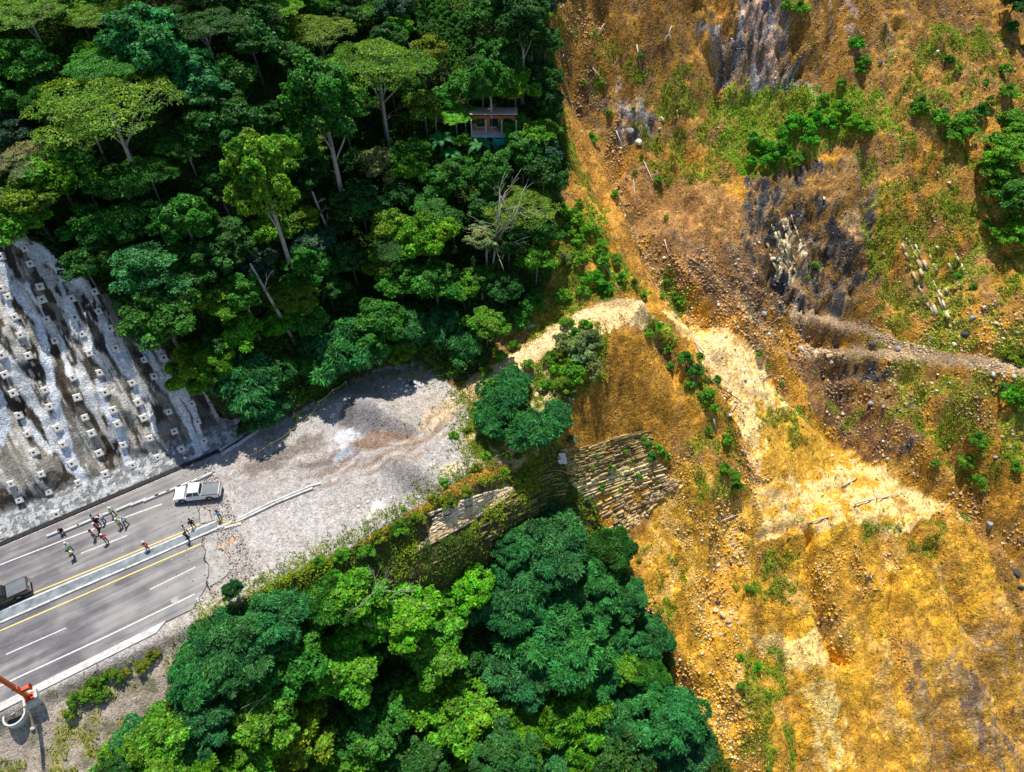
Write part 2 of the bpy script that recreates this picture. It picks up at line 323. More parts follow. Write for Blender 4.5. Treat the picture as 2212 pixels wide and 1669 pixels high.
# ---------------------------------------------------------------- object helpers
def raw_mesh(name, V, F, C=None, smooth=False):
    V = np.asarray(V, np.float32); F = np.asarray(F, np.int32); k = F.shape[1]
    me = bpy.data.meshes.new(name); me.vertices.add(len(V)); me.vertices.foreach_set('co', V.ravel())
    me.loops.add(F.size); me.loops.foreach_set('vertex_index', F.ravel())
    me.polygons.add(len(F)); me.polygons.foreach_set('loop_start', np.arange(0, F.size, k, dtype=np.int32))
    if smooth: me.polygons.foreach_set('use_smooth', np.ones(len(F), bool))
    me.update(calc_edges=True)
    if C is not None:
        a = me.color_attributes.new('Col', 'FLOAT_COLOR', 'POINT'); C = np.asarray(C, np.float32)
        if C.shape[1] == 3: C = np.c_[C, np.ones(len(C), np.float32)]
        a.data.foreach_set('color', C.astype(np.float32).ravel())
    return me
def link(name, me, m=None, parent=None, loc=None):
    o = bpy.data.objects.new(name, me); COL.objects.link(o)
    if m is not None and me is not None:
        ms = m if isinstance(m, (list, tuple)) else [m]
        if len(me.materials) == 0:
            for q in ms: me.materials.append(q)
    if parent is not None: o.parent = parent
    if loc is not None: o.location = loc
    return o
def tag(o, label=None, cat=None, group=None, kind=None):
    if label: o['label'] = label
    if cat: o['category'] = cat
    if group: o['group'] = group
    if kind: o['kind'] = kind
    return o
def struct(name, me, m): o = link(name, me, m); o['kind'] = 'structure'; return o
def empty(name, loc, rz=0.0):
    o = bpy.data.objects.new(name, None); COL.objects.link(o); o.location = loc; o.rotation_euler = (0, 0, rz); return o

# ---------------------------------------------------------------- colours of the ground
SL = dict(orange=(.58, .285, .036), brown=(.38, .20, .045), yellow=(.74, .40, .035), cream=(.86, .60, .26), shale=(.07, .068, .072),
          blue=(.20, .22, .27), pink=(.62, .40, .27), moss=(.20, .25, .025), olive=(.15, .16, .03), dark=(.20, .13, .08), gravel=(.47, .44, .42), grey=(.30, .28, .27))
def warp(a=1.6, s=20):
    return GX + (fbm(GX * .35, GY * .35, s, 4) - .5) * a * 2, GY + (fbm(GX * .35, GY * .35, s + 50, 4) - .5) * a * 2
WX, WY = warp(); WX2, WY2 = warp(.7, 33)
C = np.zeros((NX, NY, 3))
n1 = fbm(GX * .16, GY * .16, 60, 5); n2 = fbm(GX * .8, GY * .8, 61, 4); _wp = (fbm(GX * .22, GY * .22, 66, 3) - .5) * 7; ns = fbm((U2 + _wp) * .8, V2 * .17, 62, 4); ns2 = fbm((U2 + _wp) * 2.0, V2 * .42, 63, 4)
nf = fbm(GX * 2.0, GY * 2.0, 64, 3)
def mixc(mask, col):
    global C
    C = C + (np.array(col) - C) * np.clip(mask, 0, 1)[..., None]
def zone(P, wide=False): return inpoly(wpoly(P), *((WX, WY) if not wide else (WX2, WY2))).astype(float)
mixc(np.ones_like(GX), SL['orange']); mixc(sst(.4, .7, n1) * .8, SL['brown']); mixc(sst(.55, .62, ns) * .45, SL['dark'])
Z = {}
Z['yellow'] = zone([(1340,1180),(1400,1120),(1480,1000),(1560,1000),(1620,1050),(1850,975),(2060,1070),(2140,1200),(2212,1400),(2300,1800),(1600,1800),(1500,1500),(1340,1250)])
Z['slab'] = zone([(1440,670),(1520,690),(1660,800),(1720,890),(1850,975),(1790,1010),(1640,1045),(1600,950),(1570,860),(1480,740)])
Z['face'] = zone([(1290,740),(1400,740),(1480,830),(1450,930),(1330,950),(1220,960),(1230,850)])
Z['upper'] = zone([(1150,-200),(2400,-200),(2400,300),(1900,320),(1560,330),(1340,330),(1240,300),(1190,150)])
mixc(Z['upper'], lerp(np.array(SL['brown']), np.array(SL['orange']), .35)); mixc(Z['upper'] * sst(.45, .6, n2), SL['brown']); mixc(Z['upper'] * sst(.5, .65, ns2) * .6, SL['dark'])
mixc(Z['yellow'], SL['yellow']); mixc(Z['yellow'] * sst(.5, .66, n1) * .55, SL['orange']); mixc(Z['yellow'] * sst(.52, .62, ns2) * .45, (.36, .19, .04))
mixc(Z['yellow'] * sst(.60, .66, ns) * .3, SL['cream']); mixc(Z['yellow'] * sst(.46, .38, fbm(GX * .35, GY * .35, 67, 4)) * .5, (.40, .20, .035))
mixc(Z['slab'], SL['yellow']); mixc(Z['slab'] * sst(.35, .55, ns2), SL['cream'])
mixc(zone([(1460,690),(1540,710),(1660,820),(1640,850),(1560,830),(1500,760)]) * sst(.35, .5, n2), (.85, .60, .28))
mixc(zone([(1640,930),(1760,880),(1840,975),(1780,1010),(1650,1035)]), (.60, .33, .04))
mixc(Z['face'], SL['orange']); mixc(Z['face'] * sst(.5, .7, ns2) * .6, SL['brown'])
FLAT = zone([(1620,1060),(1700,1045),(1850,990),(1960,1040),(2050,1080),(1960,1150),(1800,1130),(1740,1160),(1640,1150)]); mixc(FLAT * sst(.3, .55, n2), (.80, .55, .22))
mixc(zone([(1630,1380),(1760,1370),(1790,1430),(1740,1450),(1650,1420)]), (.85, .58, .20))
mixc(zone([(1720,1480),(1790,1480),(1860,1669),(1790,1669)]) * sst(.4, .5, ns2), (.85, .60, .20))
mixc(zone([(1230,240),(1290,330),(1330,420),(1380,560),(1450,640),(1430,640),(1350,540),(1290,430),(1215,300),(1205,200)], 1) , (.55, .27, .05))
mixc(zone([(1330,380),(1500,380),(1640,470),(1660,620),(1640,700),(1560,680),(1440,600),(1380,480)]) * .8, (.42, .22, .08))
mixc(zone([(1440,500),(1640,540),(1640,700),(1500,640)]) * sst(.45, .6, ns) * .8, (.21, .13, .08))
# dark shale, blue rock and purple scree
for P, c, k in [([(1610,380),(1750,350),(1870,330),(1910,420),(1900,600),(1850,660),(1760,760),(1700,690),(1650,640),(1600,480)], 'shale', .42),
                ([(1640,620),(1720,620),(1900,780),(1960,800),(1990,930),(1950,990),(1880,880),(1760,760)], 'shale', .46),
                ([(1490,60),(1540,50),(1620,100),(1740,110),(1740,190),(1560,200)], 'blue', .50), ([(1595,-60),(1680,-60),(1700,120),(1670,215),(1630,205),(1590,120)], 'blue', .42),
                ([(1880,40),(1930,30),(1945,100),(1900,130)], 'shale', .45), ([(1255,130),(1290,150),(1330,240),(1300,240),(1260,190)], 'dark', .3),
                ([(1330,220),(1400,230),(1440,270),(1400,310),(1340,290)], 'blue', .48),
                ([(2120,1290),(2212,1400),(2300,1800),(2130,1669),(2040,1440)], 'dark', .55), ([(1930,1370),(1990,1400),(2100,1669),(2000,1669)], 'dark', .56)]:
    m = zone(P); mixc(m * (.75 if c != 'dark' else .35), lerp(np.array(SL['brown']), np.array(SL[c]), .45)); mixc(m * sst(k, k + .06, ns), SL[c]); mixc(m * sst(.56, .60, ns2) * .6, (.55, .48, .40) if c == 'blue' else (.48, .33, .17)); mixc(m * (c == 'blue') * sst(.52, .46, ns2) * .7, (.07, .075, .10)); mixc(m * sst(.56, .60, n2) * .6, SL['brown'])
mixc(zone([(1700,770),(1800,760),(1950,960),(1900,1000),(1780,900)]), (.24, .13, .06)); mixc(zone([(1700,770),(1800,760),(1950,960),(1900,1000),(1780,900)]) * sst(.5, .6, ns2) * .7, (.5, .26, .06))
for P in ([(1320,110),(1345,100),(1350,180),(1340,215),(1315,190)], [(1780,0),(1850,0),(1840,60),(1790,60)], [(1745,170),(1765,170),(1760,230),(1745,220)], [(1660,480),(1730,480),(1740,590),(1680,600)], [(1600,0),(1650,0),(1680,160),(1640,200)]):
    mixc(zone(P) * sst(.47, .52, ns2), SL['pink'] if P[0][0] != 1660 else (.85, .70, .42))
MOSS = [([(1350,130),(1430,150),(1600,230),(1640,330),(1560,400),(1420,410),(1350,330),(1380,250)], .40), ([(1560,210),(1700,190),(1900,210),(1940,280),(1800,320),(1750,340),(1600,380),(1550,330)], .22),
        ([(1900,80),(2300,80),(2300,420),(2100,400),(1930,330)], .50), ([(1900,380),(2300,380),(2300,1100),(2100,1050),(1960,900),(1860,720),(1920,560)], .44), ([(1830,330),(1960,330),(1940,600),(1880,640),(1860,420)], .5),
        ([(1190,450),(1260,430),(1340,560),(1400,640),(1290,650),(1180,650)], .34), ([(1200,200),(1250,330),(1320,460),(1290,450),(1220,380)], .45), ([(1430,600),(1450,590),(1500,660),(1490,680),(1430,650)], .3),
        ([(1100,700),(1180,640),(1290,650),(1200,720),(1120,770),(1050,790)], .4), ([(1150,790),(1240,700),(1310,710),(1300,850),(1200,880)], .2), ([(1380,690),(1420,690),(1560,860),(1600,1000),(1590,1070),(1560,1000),(1470,820)], .42),
        ([(1620,860),(1680,850),(1760,900),(1740,960),(1640,960)], .5), ([(1480,960),(1560,900),(1590,1080),(1500,1100)], .47), ([(1600,1400),(1700,1420),(1720,1669),(1600,1669)], .47), ([(1620,1180),(1720,1180),(1700,1300),(1620,1290)], .48),
        ([(1270,30),(1340,60),(1330,200),(1290,200)], .5), ([(1190,0),(1260,20),(1250,60),(1200,60)], .4), ([(1840,1130),(2100,1100),(2100,1200),(1900,1200)], .56), ([(1380,1180),(1480,1200),(1470,1400),(1400,1360)], .57), ([(1740,850),(2000,830),(2000,960)], .56)]
VEG = np.zeros_like(GX)
nm = fbm(GX * .55, GY * .55, 71, 4)
for P, k in MOSS:
    m = zone(P) * sst(k, k + .08, nm); VEG = np.maximum(VEG, m)
mixc(VEG * .6, (.30, .27, .04)); mixc(VEG * sst(.45, .6, nf) * .7, (.26, .32, .025))
VEG = np.maximum(VEG, .12 * (n2 > .56) * (GX > 0))
# benches
for L_, w_, c in ((L_trail, 1.5, (.82, .58, .30)), (L_tr1, .9, (.42, .29, .17)), (L_tr2, 1.0, (.46, .32, .18))):
    d, _, side = dline(L_, WX2, WY2); mixc((1 - sst(w_ * .7, w_ * 1.3, d)) * .95, c); VEG = VEG * sst(w_ * .6, w_, d)
mixc(zone([(1250,690),(1310,655),(1400,668),(1390,700),(1330,720),(1280,740)]), (.80, .56, .26))
# ground outside the slide: forest floor, verge, lot
def hpoly(P): return inpoly(wpoly(P), WX2, WY2)
FOREST = [(-700,-400),(1180,-400),(1190,0),(1195,120),(1205,230),(1230,330),(1215,420),(1185,480),(1190,600),(1150,660),(1080,720),(1060,780),(1000,830),(900,800),(830,805),(740,845),(640,915),(530,955),(500,950),(440,850),(300,700),(190,608),(70,520),(0,500),(-420,300)]
mforest = inpoly(wpoly(FOREST), WX2, WY2) & (dlot < 0) & ~inwall
LOWF = [(400,1400),(520,1300),(640,1235),(760,1190),(870,1130),(1010,1060),(1120,1010),(1210,960),(1250,1010),(1310,1150),(1330,1230),(1380,1330),(1420,1420),(1520,1560),(1580,1669),(1620,1900),(200,1900),(330,1600)]
mlow = inpoly(wpoly(LOWF), WX2, WY2) & (dlot < 0)
mixc(mforest.astype(float), (.05, .06, .02)); mixc(mforest * sst(.5, .65, n2), (.07, .09, .02))
mixc(mlow.astype(float), (.09, .075, .03)); mixc(mlow * sst(.45, .6, n2), (.10, .12, .02))
VERGE = (UU < 26) & (WV > 17) & ~mlow & (GY < 60) & (dlot < 0)
mixc(VERGE.astype(float), (.42, .35, .28)); mixc(VERGE * sst(.55, .68, n2), (.22, .20, .13)); mixc(VERGE * sst(.50, .60, nm) * sst(20.5, 25, WV), (.30, .27, .08))
SHLD = inpoly(wpoly([(990,880),(1060,830),(1180,790),(1230,870),(1210,960),(1120,1010),(1010,1020),(1000,960)]), WX2, WY2) & (dlot < 0)
mixc(SHLD.astype(float), (.55, .42, .22)); mixc(SHLD * sst(.4, .5, nm), (.16, .2, .03))
# the lot: pale crushed stone, browner tracks, darker patches on and around the mounds
mlotc = (dlot > -.3)
g = np.array((.40, .37, .35))
mixc(mlotc.astype(float), g); mixc(mlotc * sst(.48, .68, n1) * .6, (.40, .34, .29)); mixc(mlotc * sst(.6, .75, n2) * .5, (.54, .50, .45))
def blob(px, py, r, c, a=1.0, r2=None, ang=0.0, sh=.55):
    p = at(px, py); u = (WX2 - p.x) * math.cos(ang) + (WY2 - p.y) * math.sin(ang); v = -(WX2 - p.x) * math.sin(ang) + (WY2 - p.y) * math.cos(ang)
    mixc((1 - sst(sh, 1.15 if sh < .8 else 1.04, np.sqrt((u / r) ** 2 + (v / (r2 or r)) ** 2) + (n2 - .5) * .9 + (nf - .5) * .5)) * a, c)
blob(560, 1010, 3.6, (.19, .16, .14), .9, 1.3, .5); blob(610, 985, 3.0, (.20, .17, .15), .9, 1.5, .5); blob(665, 960, 2.6, (.20, .17, .14), .85, 1.7, .3); blob(690, 1005, 2.8, (.17, .14, .12), .8, 1.1, .2)
blob(740, 985, 2.2, (.18, .12, .09), .8, 1.1); blob(790, 900, 3.6, (.21, .20, .20), .9, 2.4, -.6); blob(750, 905, 1.3, (.13, .12, .12), .8, 2.8, .2); blob(860, 925, 3.0, (.26, .22, .20), .8, 1.3, -.2)
blob(740, 945, 1.5, (.60, .60, .62), 1, 1.1, .3, .95); blob(735, 968, .7, (.62, .62, .64), 1, .5, .3, .95); blob(745, 985, 1.6, (.34, .36, .40), 1, .9, .2, .9); blob(800, 965, 3.4, (.22, .13, .08), .85, .8, -.1); blob(850, 945, 3.2, (.30, .18, .10), .8, .7)
blob(815, 1100, 1.4, (.82, .78, .70), 1, .8, .4); blob(905, 1045, 2.8, (.27, .24, .23), .85, 1.3, -.4); blob(880, 1010, 1.4, (.24, .22, .21), .8, 2.2, .6); blob(520, 955, 6, (.32, .30, .28), .5, 1.0, .5)
blob(500, 1160, .9, (.7, .40, .14), .7, .35, .4); blob(480, 1175, 1.2, (.6, .38, .2), .5, .3, .5); blob(960, 890, 3.5, (.60, .45, .27), .85, 1.6, .9); blob(920, 850, 3, (.48, .42, .36), .6); blob(640, 1130, 6, (.50, .47, .44), .6, 3, .5)
blob(880, 812, 2.6, (.40, .33, .14), .8, 1.2); blob(790, 845, 3, (.40, .36, .25), .6, .9, .4); blob(980, 1010, 2.0, (.60, .50, .33), .8, 1.2)
SM = 1 - .72 * np.clip(Z['slab'] + FLAT + Z['yellow'] * .55 * sst(.35, .6, n1) + (dlot > 0) * .5, 0, 1) ; SM = SM * (.35 + .75 * sst(.35, .62, fbm(GX * .22, GY * .22, 69, 4)))
for P_, c_ in (([(960,880),(900,935),(860,950),(800,955),(770,975),(730,1015),(650,1040)], (.24, .15, .10)), ([(985,895),(930,945),(880,975),(820,985),(780,1005)], (.30, .20, .13)), ([(970,870),(930,900),(905,925)], (.62, .47, .30)), ([(700,1090),(800,1050),(860,1040)], (.34, .30, .27)), ([(560,1120),(640,1150),(700,1200)], (.36, .32, .29)), ([(500,1060),(600,1020),(700,985)], (.33, .30, .28)), ([(520,1080),(620,1040),(715,1005)], (.33, .30, .28))):
    Lq = wline(P_)
    for of in (0, 1.5): d, _, _ = dline(Lq + np.array((of * .4, -of, 0)), WX2, WY2); mixc((1 - sst(.15, .42, d)) * .75 * (dlot > 0) * sst(.3, .5, n2), c_)
CLR = np.clip(C * (0.86 + .28 * nf[..., None]), 0, 1)

# split the sheet by what it is made of
idx = np.arange(NX * NY).reshape(NX, NY)
F = np.stack([idx[:-1, :-1], idx[1:, :-1], idx[1:, 1:], idx[:-1, 1:]], -1).reshape(-1, 4)
V = np.stack([GX, GY, HZ], -1).reshape(-1, 3); VC = np.c_[CLR.reshape(-1, 3), SM.ravel()]
fl = lambda m: m[:-1, :-1].ravel()
zid = np.zeros(len(F), int)
zid[fl(mforest)] = 1; zid[fl(mlow)] = 2; zid[fl(dlot > 0)] = 3; zid[fl(VERGE & (dlot <= 0))] = 4
def sub(zsel, name, m):
    f = F[zid == zsel]; u, inv = np.unique(f, return_inverse=True)
    return struct(name, raw_mesh(name, V[u], inv.reshape(-1, 4), VC[u], True), m)
m_slide = ground_mat('slide_soil', 3.2, .5, .42, vor2=6.5, chips=.75, rills=1.5); m_gravel = ground_mat('crushed_stone', 6.0, .55, .06, vor2=13); m_floor = ground_mat('forest_soil', 2.5, .4, .2)
sub(0, 'hillside', m_slide); sub(1, 'forest_ground', m_floor); sub(2, 'valley_ground', m_floor); sub(3, 'gravel_ground', m_gravel); sub(4, 'road_verge', m_gravel)
# ---------------------------------------------------------------- labels by landmark
rng = np.random.default_rng(7); random.seed(7)
LM = [('the brick house', 1068, 285), ('the white pickup', 434, 1065), ('the orange lamp post', 40, 1490), ('the coffee rows', 930, 70), ('the anchored concrete slope', 200, 800),
      ('the gravel mounds', 830, 930), ('the dirt track crest', 1330, 668), ('the layered rock cliff', 1300, 1030), ('the grey rock face', 1650, 120), ('the black shale patch', 1740, 450),
      ('the lime green tree', 925, 520), ('the yellow debris fan', 1850, 1300), ('the huge umbrella tree', 230, 240), ('the green shrub shelf', 1680, 300), ('the pale slide slab', 1580, 790),
      ('the fallen white branch', 1900, 1080), ('the rubble channel', 1560, 1300), ('the bench track', 1950, 745), ('the top left corner', 20, 20), ('the top right corner', 2190, 20), ('the bottom right corner', 2190, 1640),
      ('the tall pale trunk', 610, 640), ('the bottom left corner', 40, 1640), ('the feathery valley tree', 1190, 1230), ('the right edge trees', 2180, 400)]
ORD = ['nearest', 'second nearest', 'third nearest', 'fourth nearest', 'fifth nearest', 'sixth nearest', 'seventh nearest', 'eighth nearest', 'ninth nearest', 'tenth nearest', 'eleventh nearest', 'twelfth nearest', 'thirteenth nearest', 'fourteenth nearest', 'fifteenth nearest', 'sixteenth nearest', 'seventeenth nearest', 'eighteenth nearest', 'nineteenth nearest', 'twentieth nearest']
PEND = []
def where(o, look, cat, group, pos, avoid=''):
    """queue a label: look + direction from the closest landmark; resolved in flush_labels"""
    px, py = proj(pos[0], pos[1], pos[2]); best = min((l for l in LM if l[0] != avoid), key=lambda l: math.hypot(px - l[1], py - l[2]))
    dx, dy = px - best[1], py - best[2]; a = math.degrees(math.atan2(-dy, dx)) % 360
    d = ['right of', 'upper right of', 'above', 'upper left of', 'left of', 'lower left of', 'below', 'lower right of'][int((a + 22.5) // 45) % 8]
    tag(o, None, cat, group); PEND.append((o, look, d, best[0], math.hypot(dx, dy)))
def flush_labels():
    G_ = {}
    for p in PEND: G_.setdefault((p[1], p[2], p[3]), []).append(p)
    for (look, d, lm), L in G_.items():
        L.sort(key=lambda p: p[4])
        for i, p in enumerate(L):
            p[0]['label'] = f'{look} {d} {lm}' if len(L) == 1 else f'{look} {d} {lm}, {ORD[min(i, 19)]}'
    PEND.clear()

# ---------------------------------------------------------------- mesh builders
def tube(P, Rr, seg=7):
    P = [Vector(p) for p in P]; V = []; F = []
    for i, p in enumerate(P):
        t = (P[min(i + 1, len(P) - 1)] - P[max(i - 1, 0)]).normalized()
        a = t.cross(Vector((0, 0, 1)) if abs(t.z) < .9 else Vector((1, 0, 0))).normalized(); b = t.cross(a)
        for k in range(seg):
            q = 2 * math.pi * k / seg; V.append(p + (a * math.cos(q) + b * math.sin(q)) * Rr[i])
    for i in range(len(P) - 1):
        for k in range(seg): F.append((i * seg + k, i * seg + (k + 1) % seg, (i + 1) * seg + (k + 1) % seg, (i + 1) * seg + k))
    c = len(V); V.append(P[-1]); V.append(P[0])
    for k in range(seg): F.append(((len(P) - 1) * seg + k, (len(P) - 1) * seg + (k + 1) % seg, c, c)); F.append(((k + 1) % seg, k, c + 1, c + 1))
    return V, F
class MB:
    def __init__(s): s.V = []; s.F = []; s.M = []
    def add(s, V, F, m=0):
        n_ = len(s.V); s.V += [tuple(v) for v in V]
        for f in F:
            f = list(dict.fromkeys(f)); s.F.append([n_ + i for i in f]); s.M.append(m)
    def tube(s, P, Rr, seg=7, m=0): s.add(*tube(P, Rr if hasattr(Rr, '__len__') else [Rr] * len(P), seg), m)
    def box(s, c, size, rz=0, m=0, taper=1.0, mat_=None):
        hx, hy, hz = [v / 2 for v in size]; V = []
        for z, k in ((-hz, 1.0), (hz, taper)):
            for x, y in ((-hx, -hy), (hx, -hy), (hx, hy), (-hx, hy)): V.append(Vector((x * k, y * k, z)))
        Mx = mat_ if mat_ is not None else Matrix.Rotation(rz, 3, 'Z'); V = [Mx @ v + Vector(c) for v in V]
        s.add(V, [(0, 3, 2, 1), (4, 5, 6, 7), (0, 1, 5, 4), (1, 2, 6, 5), (2, 3, 7, 6), (3, 0, 4, 7)], m)
    def build(s, name, m=None, parent=None, smooth=False, bevel=0, loc=None):
        me = bpy.data.meshes.new(name); me.from_pydata(s.V, [], s.F); me.update()
        o = link(name, me, m, parent, loc)
        if len(me.materials) > 1: me.polygons.foreach_set('material_index', s.M)
        if smooth: me.polygons.foreach_set('use_smooth', [True] * len(me.polygons))
        if bevel:
            b = o.modifiers.new('bevel', 'BEVEL'); b.width = bevel; b.segments = 2; b.limit_method = 'ANGLE'
        return o
# icosahedron for small stones
t_ = (1 + 5 ** .5) / 2
ICO = np.array([(-1, t_, 0), (1, t_, 0), (-1, -t_, 0), (1, -t_, 0), (0, -1, t_), (0, 1, t_), (0, -1, -t_), (0, 1, -t_), (t_, 0, -1), (t_, 0, 1), (-t_, 0, -1), (-t_, 0, 1)]) / math.hypot(1, t_)
ICF = np.array([(0, 11, 5), (0, 5, 1), (0, 1, 7), (0, 7, 10), (0, 10, 11), (1, 5, 9), (5, 11, 4), (11, 10, 2), (10, 7, 6), (7, 1, 8), (3, 9, 4), (3, 4, 2), (3, 2, 6), (3, 6, 8), (3, 8, 9), (4, 9, 5), (2, 4, 11), (6, 2, 10), (8, 6, 7), (9, 8, 1)])
def rand_rot(n_):
    q = rng.normal(size=(n_, 4)); q /= np.linalg.norm(q, axis=1)[:, None]; a, b, c, d = q.T
    return np.stack([np.stack([1 - 2 * (c * c + d * d), 2 * (b * c - a * d), 2 * (b * d + a * c)], -1), np.stack([2 * (b * c + a * d), 1 - 2 * (b * b + d * d), 2 * (c * d - a * b)], -1), np.stack([2 * (b * d - a * c), 2 * (c * d + a * b), 1 - 2 * (b * b + c * c)], -1)], 1)
def stones(name, P, size, col, m, flat=.7):
    n_ = len(P); b = ICO[None] * rng.uniform(.62, 1.30, (n_, 12, 1)) * rng.uniform(.45, 1.4, (n_, 1, 3))
    v = np.einsum('nij,nkj->nki', rand_rot(n_), b) * size[:, None, None]; v[..., 2] *= flat; v += P[:, None, :]
    f = (ICF[None] + 12 * np.arange(n_)[:, None, None]).reshape(-1, 3)
    c = np.repeat(col[:, None, :], 12, 1) * rng.uniform(.8, 1.2, (n_, 12, 1))
    return link(name, raw_mesh(name, v.reshape(-1, 3), f, c.reshape(-1, 3)), m)
def quads(P, Nn, L, W, tang=None, bend=0.0):
    """diamond leaves: 4 vertices each"""
    n_ = len(P); r = rng.normal(size=(n_, 3)) if tang is None else tang
    Nn = Nn / (np.linalg.norm(Nn, axis=1)[:, None] + 1e-9)
    t = r - (r * Nn).sum(1)[:, None] * Nn; t /= np.linalg.norm(t, axis=1)[:, None] + 1e-9; b = np.cross(Nn, t)
    L = np.asarray(L)[:, None] / 2; W = np.asarray(W)[:, None] / 2
    v = np.stack([P - t * L, P + b * W - t * L * .1, P + t * L - Nn * L * bend, P - b * W - t * L * .1], 1)
    return v.reshape(-1, 3), np.arange(4 * n_).reshape(-1, 4)

def vcol_mat(name, rough=.9, spec=.2, objcol=False, trans=0.0, bump_=0.0):
    m = bpy.data.materials.new(name); m.use_nodes = True; t = m.node_tree; N = t.nodes; L = t.links; b = N['Principled BSDF']
    b.inputs['Roughness'].default_value = rough; b.inputs['Specular IOR Level'].default_value = spec
    a = N.new('ShaderNodeAttribute'); a.attribute_name = 'Col'; c = a.outputs['Color']
    if objcol:
        oi = N.new('ShaderNodeObjectInfo'); mu = N.new('ShaderNodeVectorMath'); mu.operation = 'MULTIPLY'; L.new(c, mu.inputs[0]); L.new(oi.outputs['Color'], mu.inputs[1]); c = mu.outputs[0]
    L.new(c, b.inputs['Base Color'])
    if bump_:
        nz = N.new('ShaderNodeTexNoise'); nz.inputs['Scale'].default_value = 5; nz.inputs['Detail'].default_value = 6; bp = N.new('ShaderNodeBump'); bp.inputs['Strength'].default_value = bump_; bp.inputs['Distance'].default_value = .1
        tc = N.new('ShaderNodeTexCoord'); L.new(tc.outputs['Object'], nz.inputs['Vector']); L.new(nz.outputs[0], bp.inputs['Height']); L.new(bp.outputs[0], b.inputs['Normal'])
    if trans:
        tr = N.new('ShaderNodeBsdfTranslucent'); g_ = N.new('ShaderNodeVectorMath'); g_.operation = 'MULTIPLY'; g_.inputs[1].default_value = (1.5, 1.35, .6); L.new(c, g_.inputs[0]); L.new(g_.outputs[0], tr.inputs[0])
        mx = N.new('ShaderNodeMixShader'); mx.inputs[0].default_value = trans; L.new(b.outputs[0], mx.inputs[1]); L.new(tr.outputs[0], mx.inputs[2]); L.new(mx.outputs[0], N['Material Output'].inputs[0])
    MATS[name] = m; return m
m_stone = vcol_mat('broken_stone', .9, .2, bump_=.4); m_weed = vcol_mat('weed_leaf', .6, .2, trans=.35); m_leaf = vcol_mat('tree_leaf', .5, .25, objcol=True, trans=.3)
m_rock = vcol_mat('boulder_stone', .9, .2, objcol=True, bump_=.5)
m_bark = noisy('bark', (.10, .08, .06), (.24, .20, .16), 4, .9, .3); m_palebark = noisy('pale_bark', (.30, .26, .22), (.55, .50, .44), 4, .9, .2); m_dead = noisy('dead_wood', (.42, .36, .30), (.75, .68, .60), 5, .8, .3)

# ---------------------------------------------------------------- the concrete slope with its anchors
du = .16; us = np.arange(-46, 29.2, du); ss = np.arange(.0, 40, du); UG, SG = np.meshgrid(us, ss, indexing='ij')
xg, yg = uw_xy(UG, -SG); zg = wall_z(SG)
nb = fbm(UG * .22, SG * .22, 80, 3); nd = fbm(UG * .9, SG * .9, 81, 4); st1 = fbm(UG * 1.1 + SG * .12 + fbm(UG * .4, SG * .15, 90, 2) * 2, SG * .10, 82, 4); st2 = fbm(UG * 2.6, SG * .28, 83, 3)
up = sst(2.5, 4.5, SG)
dn = ((nb - .5) * 2.6 + (nd - .5) * .35) * up + (nd - .5) * .15 * (1 - up)
streak = sst(.62, .65, st1 + (nd - .5) * .35 + (fbm(UG * 3.2, SG * .9, 96, 3) - .5) * .30) * up
nd2 = fbm(UG * 2.6, SG * 2.0, 95, 3) - .5
nx_, ny_, nz_ = -RN[0] * -1 * math.sin(R(50)), -RN[1] * -1 * math.sin(R(50)), math.cos(R(50))
dn = dn + streak * .05
vx, vy, vz = xg + nx_ * dn * up, yg + ny_ * dn * up, zg + nz_ * dn * up + (1 - up) * dn * .3
base = np.array((.060, .048, .036)); cw = np.zeros(UG.shape + (3,)) + base
def mx(c, m, col): return c + (np.array(col) - c) * np.clip(m, 0, 1)[..., None]
cw = mx(cw, sst(.45, .75, nb) * .7, (.12, .10, .08)); cw = mx(cw, sst(.50, .54, nd + nd2 * .35) * sst(.46, .54, fbm(UG * .3, SG * .16, 84, 3)) * .75, (.32, .30, .26)); cw = mx(cw, sst(.47, .40, fbm(UG * .28, SG * .22, 97, 4)) * .8, (.045, .035, .028))
cw = mx(cw, sst(.55, .60, st2 + (nd - .5) * .4) * sst(.50, .56, fbm(UG * .2, SG * .2, 86, 3)), (.55, .54, .50)); low_ = 1 - sst(5, 13, SG)
cw = mx(cw, .8 * low_ * up * sst(.42, .54, fbm(UG * .7, SG * .5, 87, 4)) * .85, (.48, .47, .43)); cw = mx(cw, streak, (.66, .66, .66))
cw = cw * .88; cw = mx(cw, sst(16, 25, UG) * .8 * (1 - streak), (.07, .07, .075))
apr = 1 - sst(2.6, 3.6, SG + (nd - .5)); cw = mx(cw, apr, (.24, .26, .29)); vd = fbm(UG * 2.2, SG * 2.2, 88, 3); cw = mx(cw, apr * sst(.46, .52, vd), (.50, .53, .57)); cw = mx(cw, apr * (np.abs(vd - .5) < .018), (.12, .13, .15))
cw = mx(cw, (SG < .55).astype(float), (.04, .04, .045))
NU, NS = UG.shape; iw = np.arange(NU * NS).reshape(NU, NS); fw = np.stack([iw[:-1, :-1], iw[:-1, 1:], iw[1:, 1:], iw[1:, :-1]], -1).reshape(-1, 4)
inw = (inpoly(WW, xg + (nd - .5) * 2, yg + (nb - .5) * 2) | ((SG < 3) & (UG < 27)))[:-1, :-1].ravel()
fw = fw[inw]; u_, inv_ = np.unique(fw, return_inverse=True)
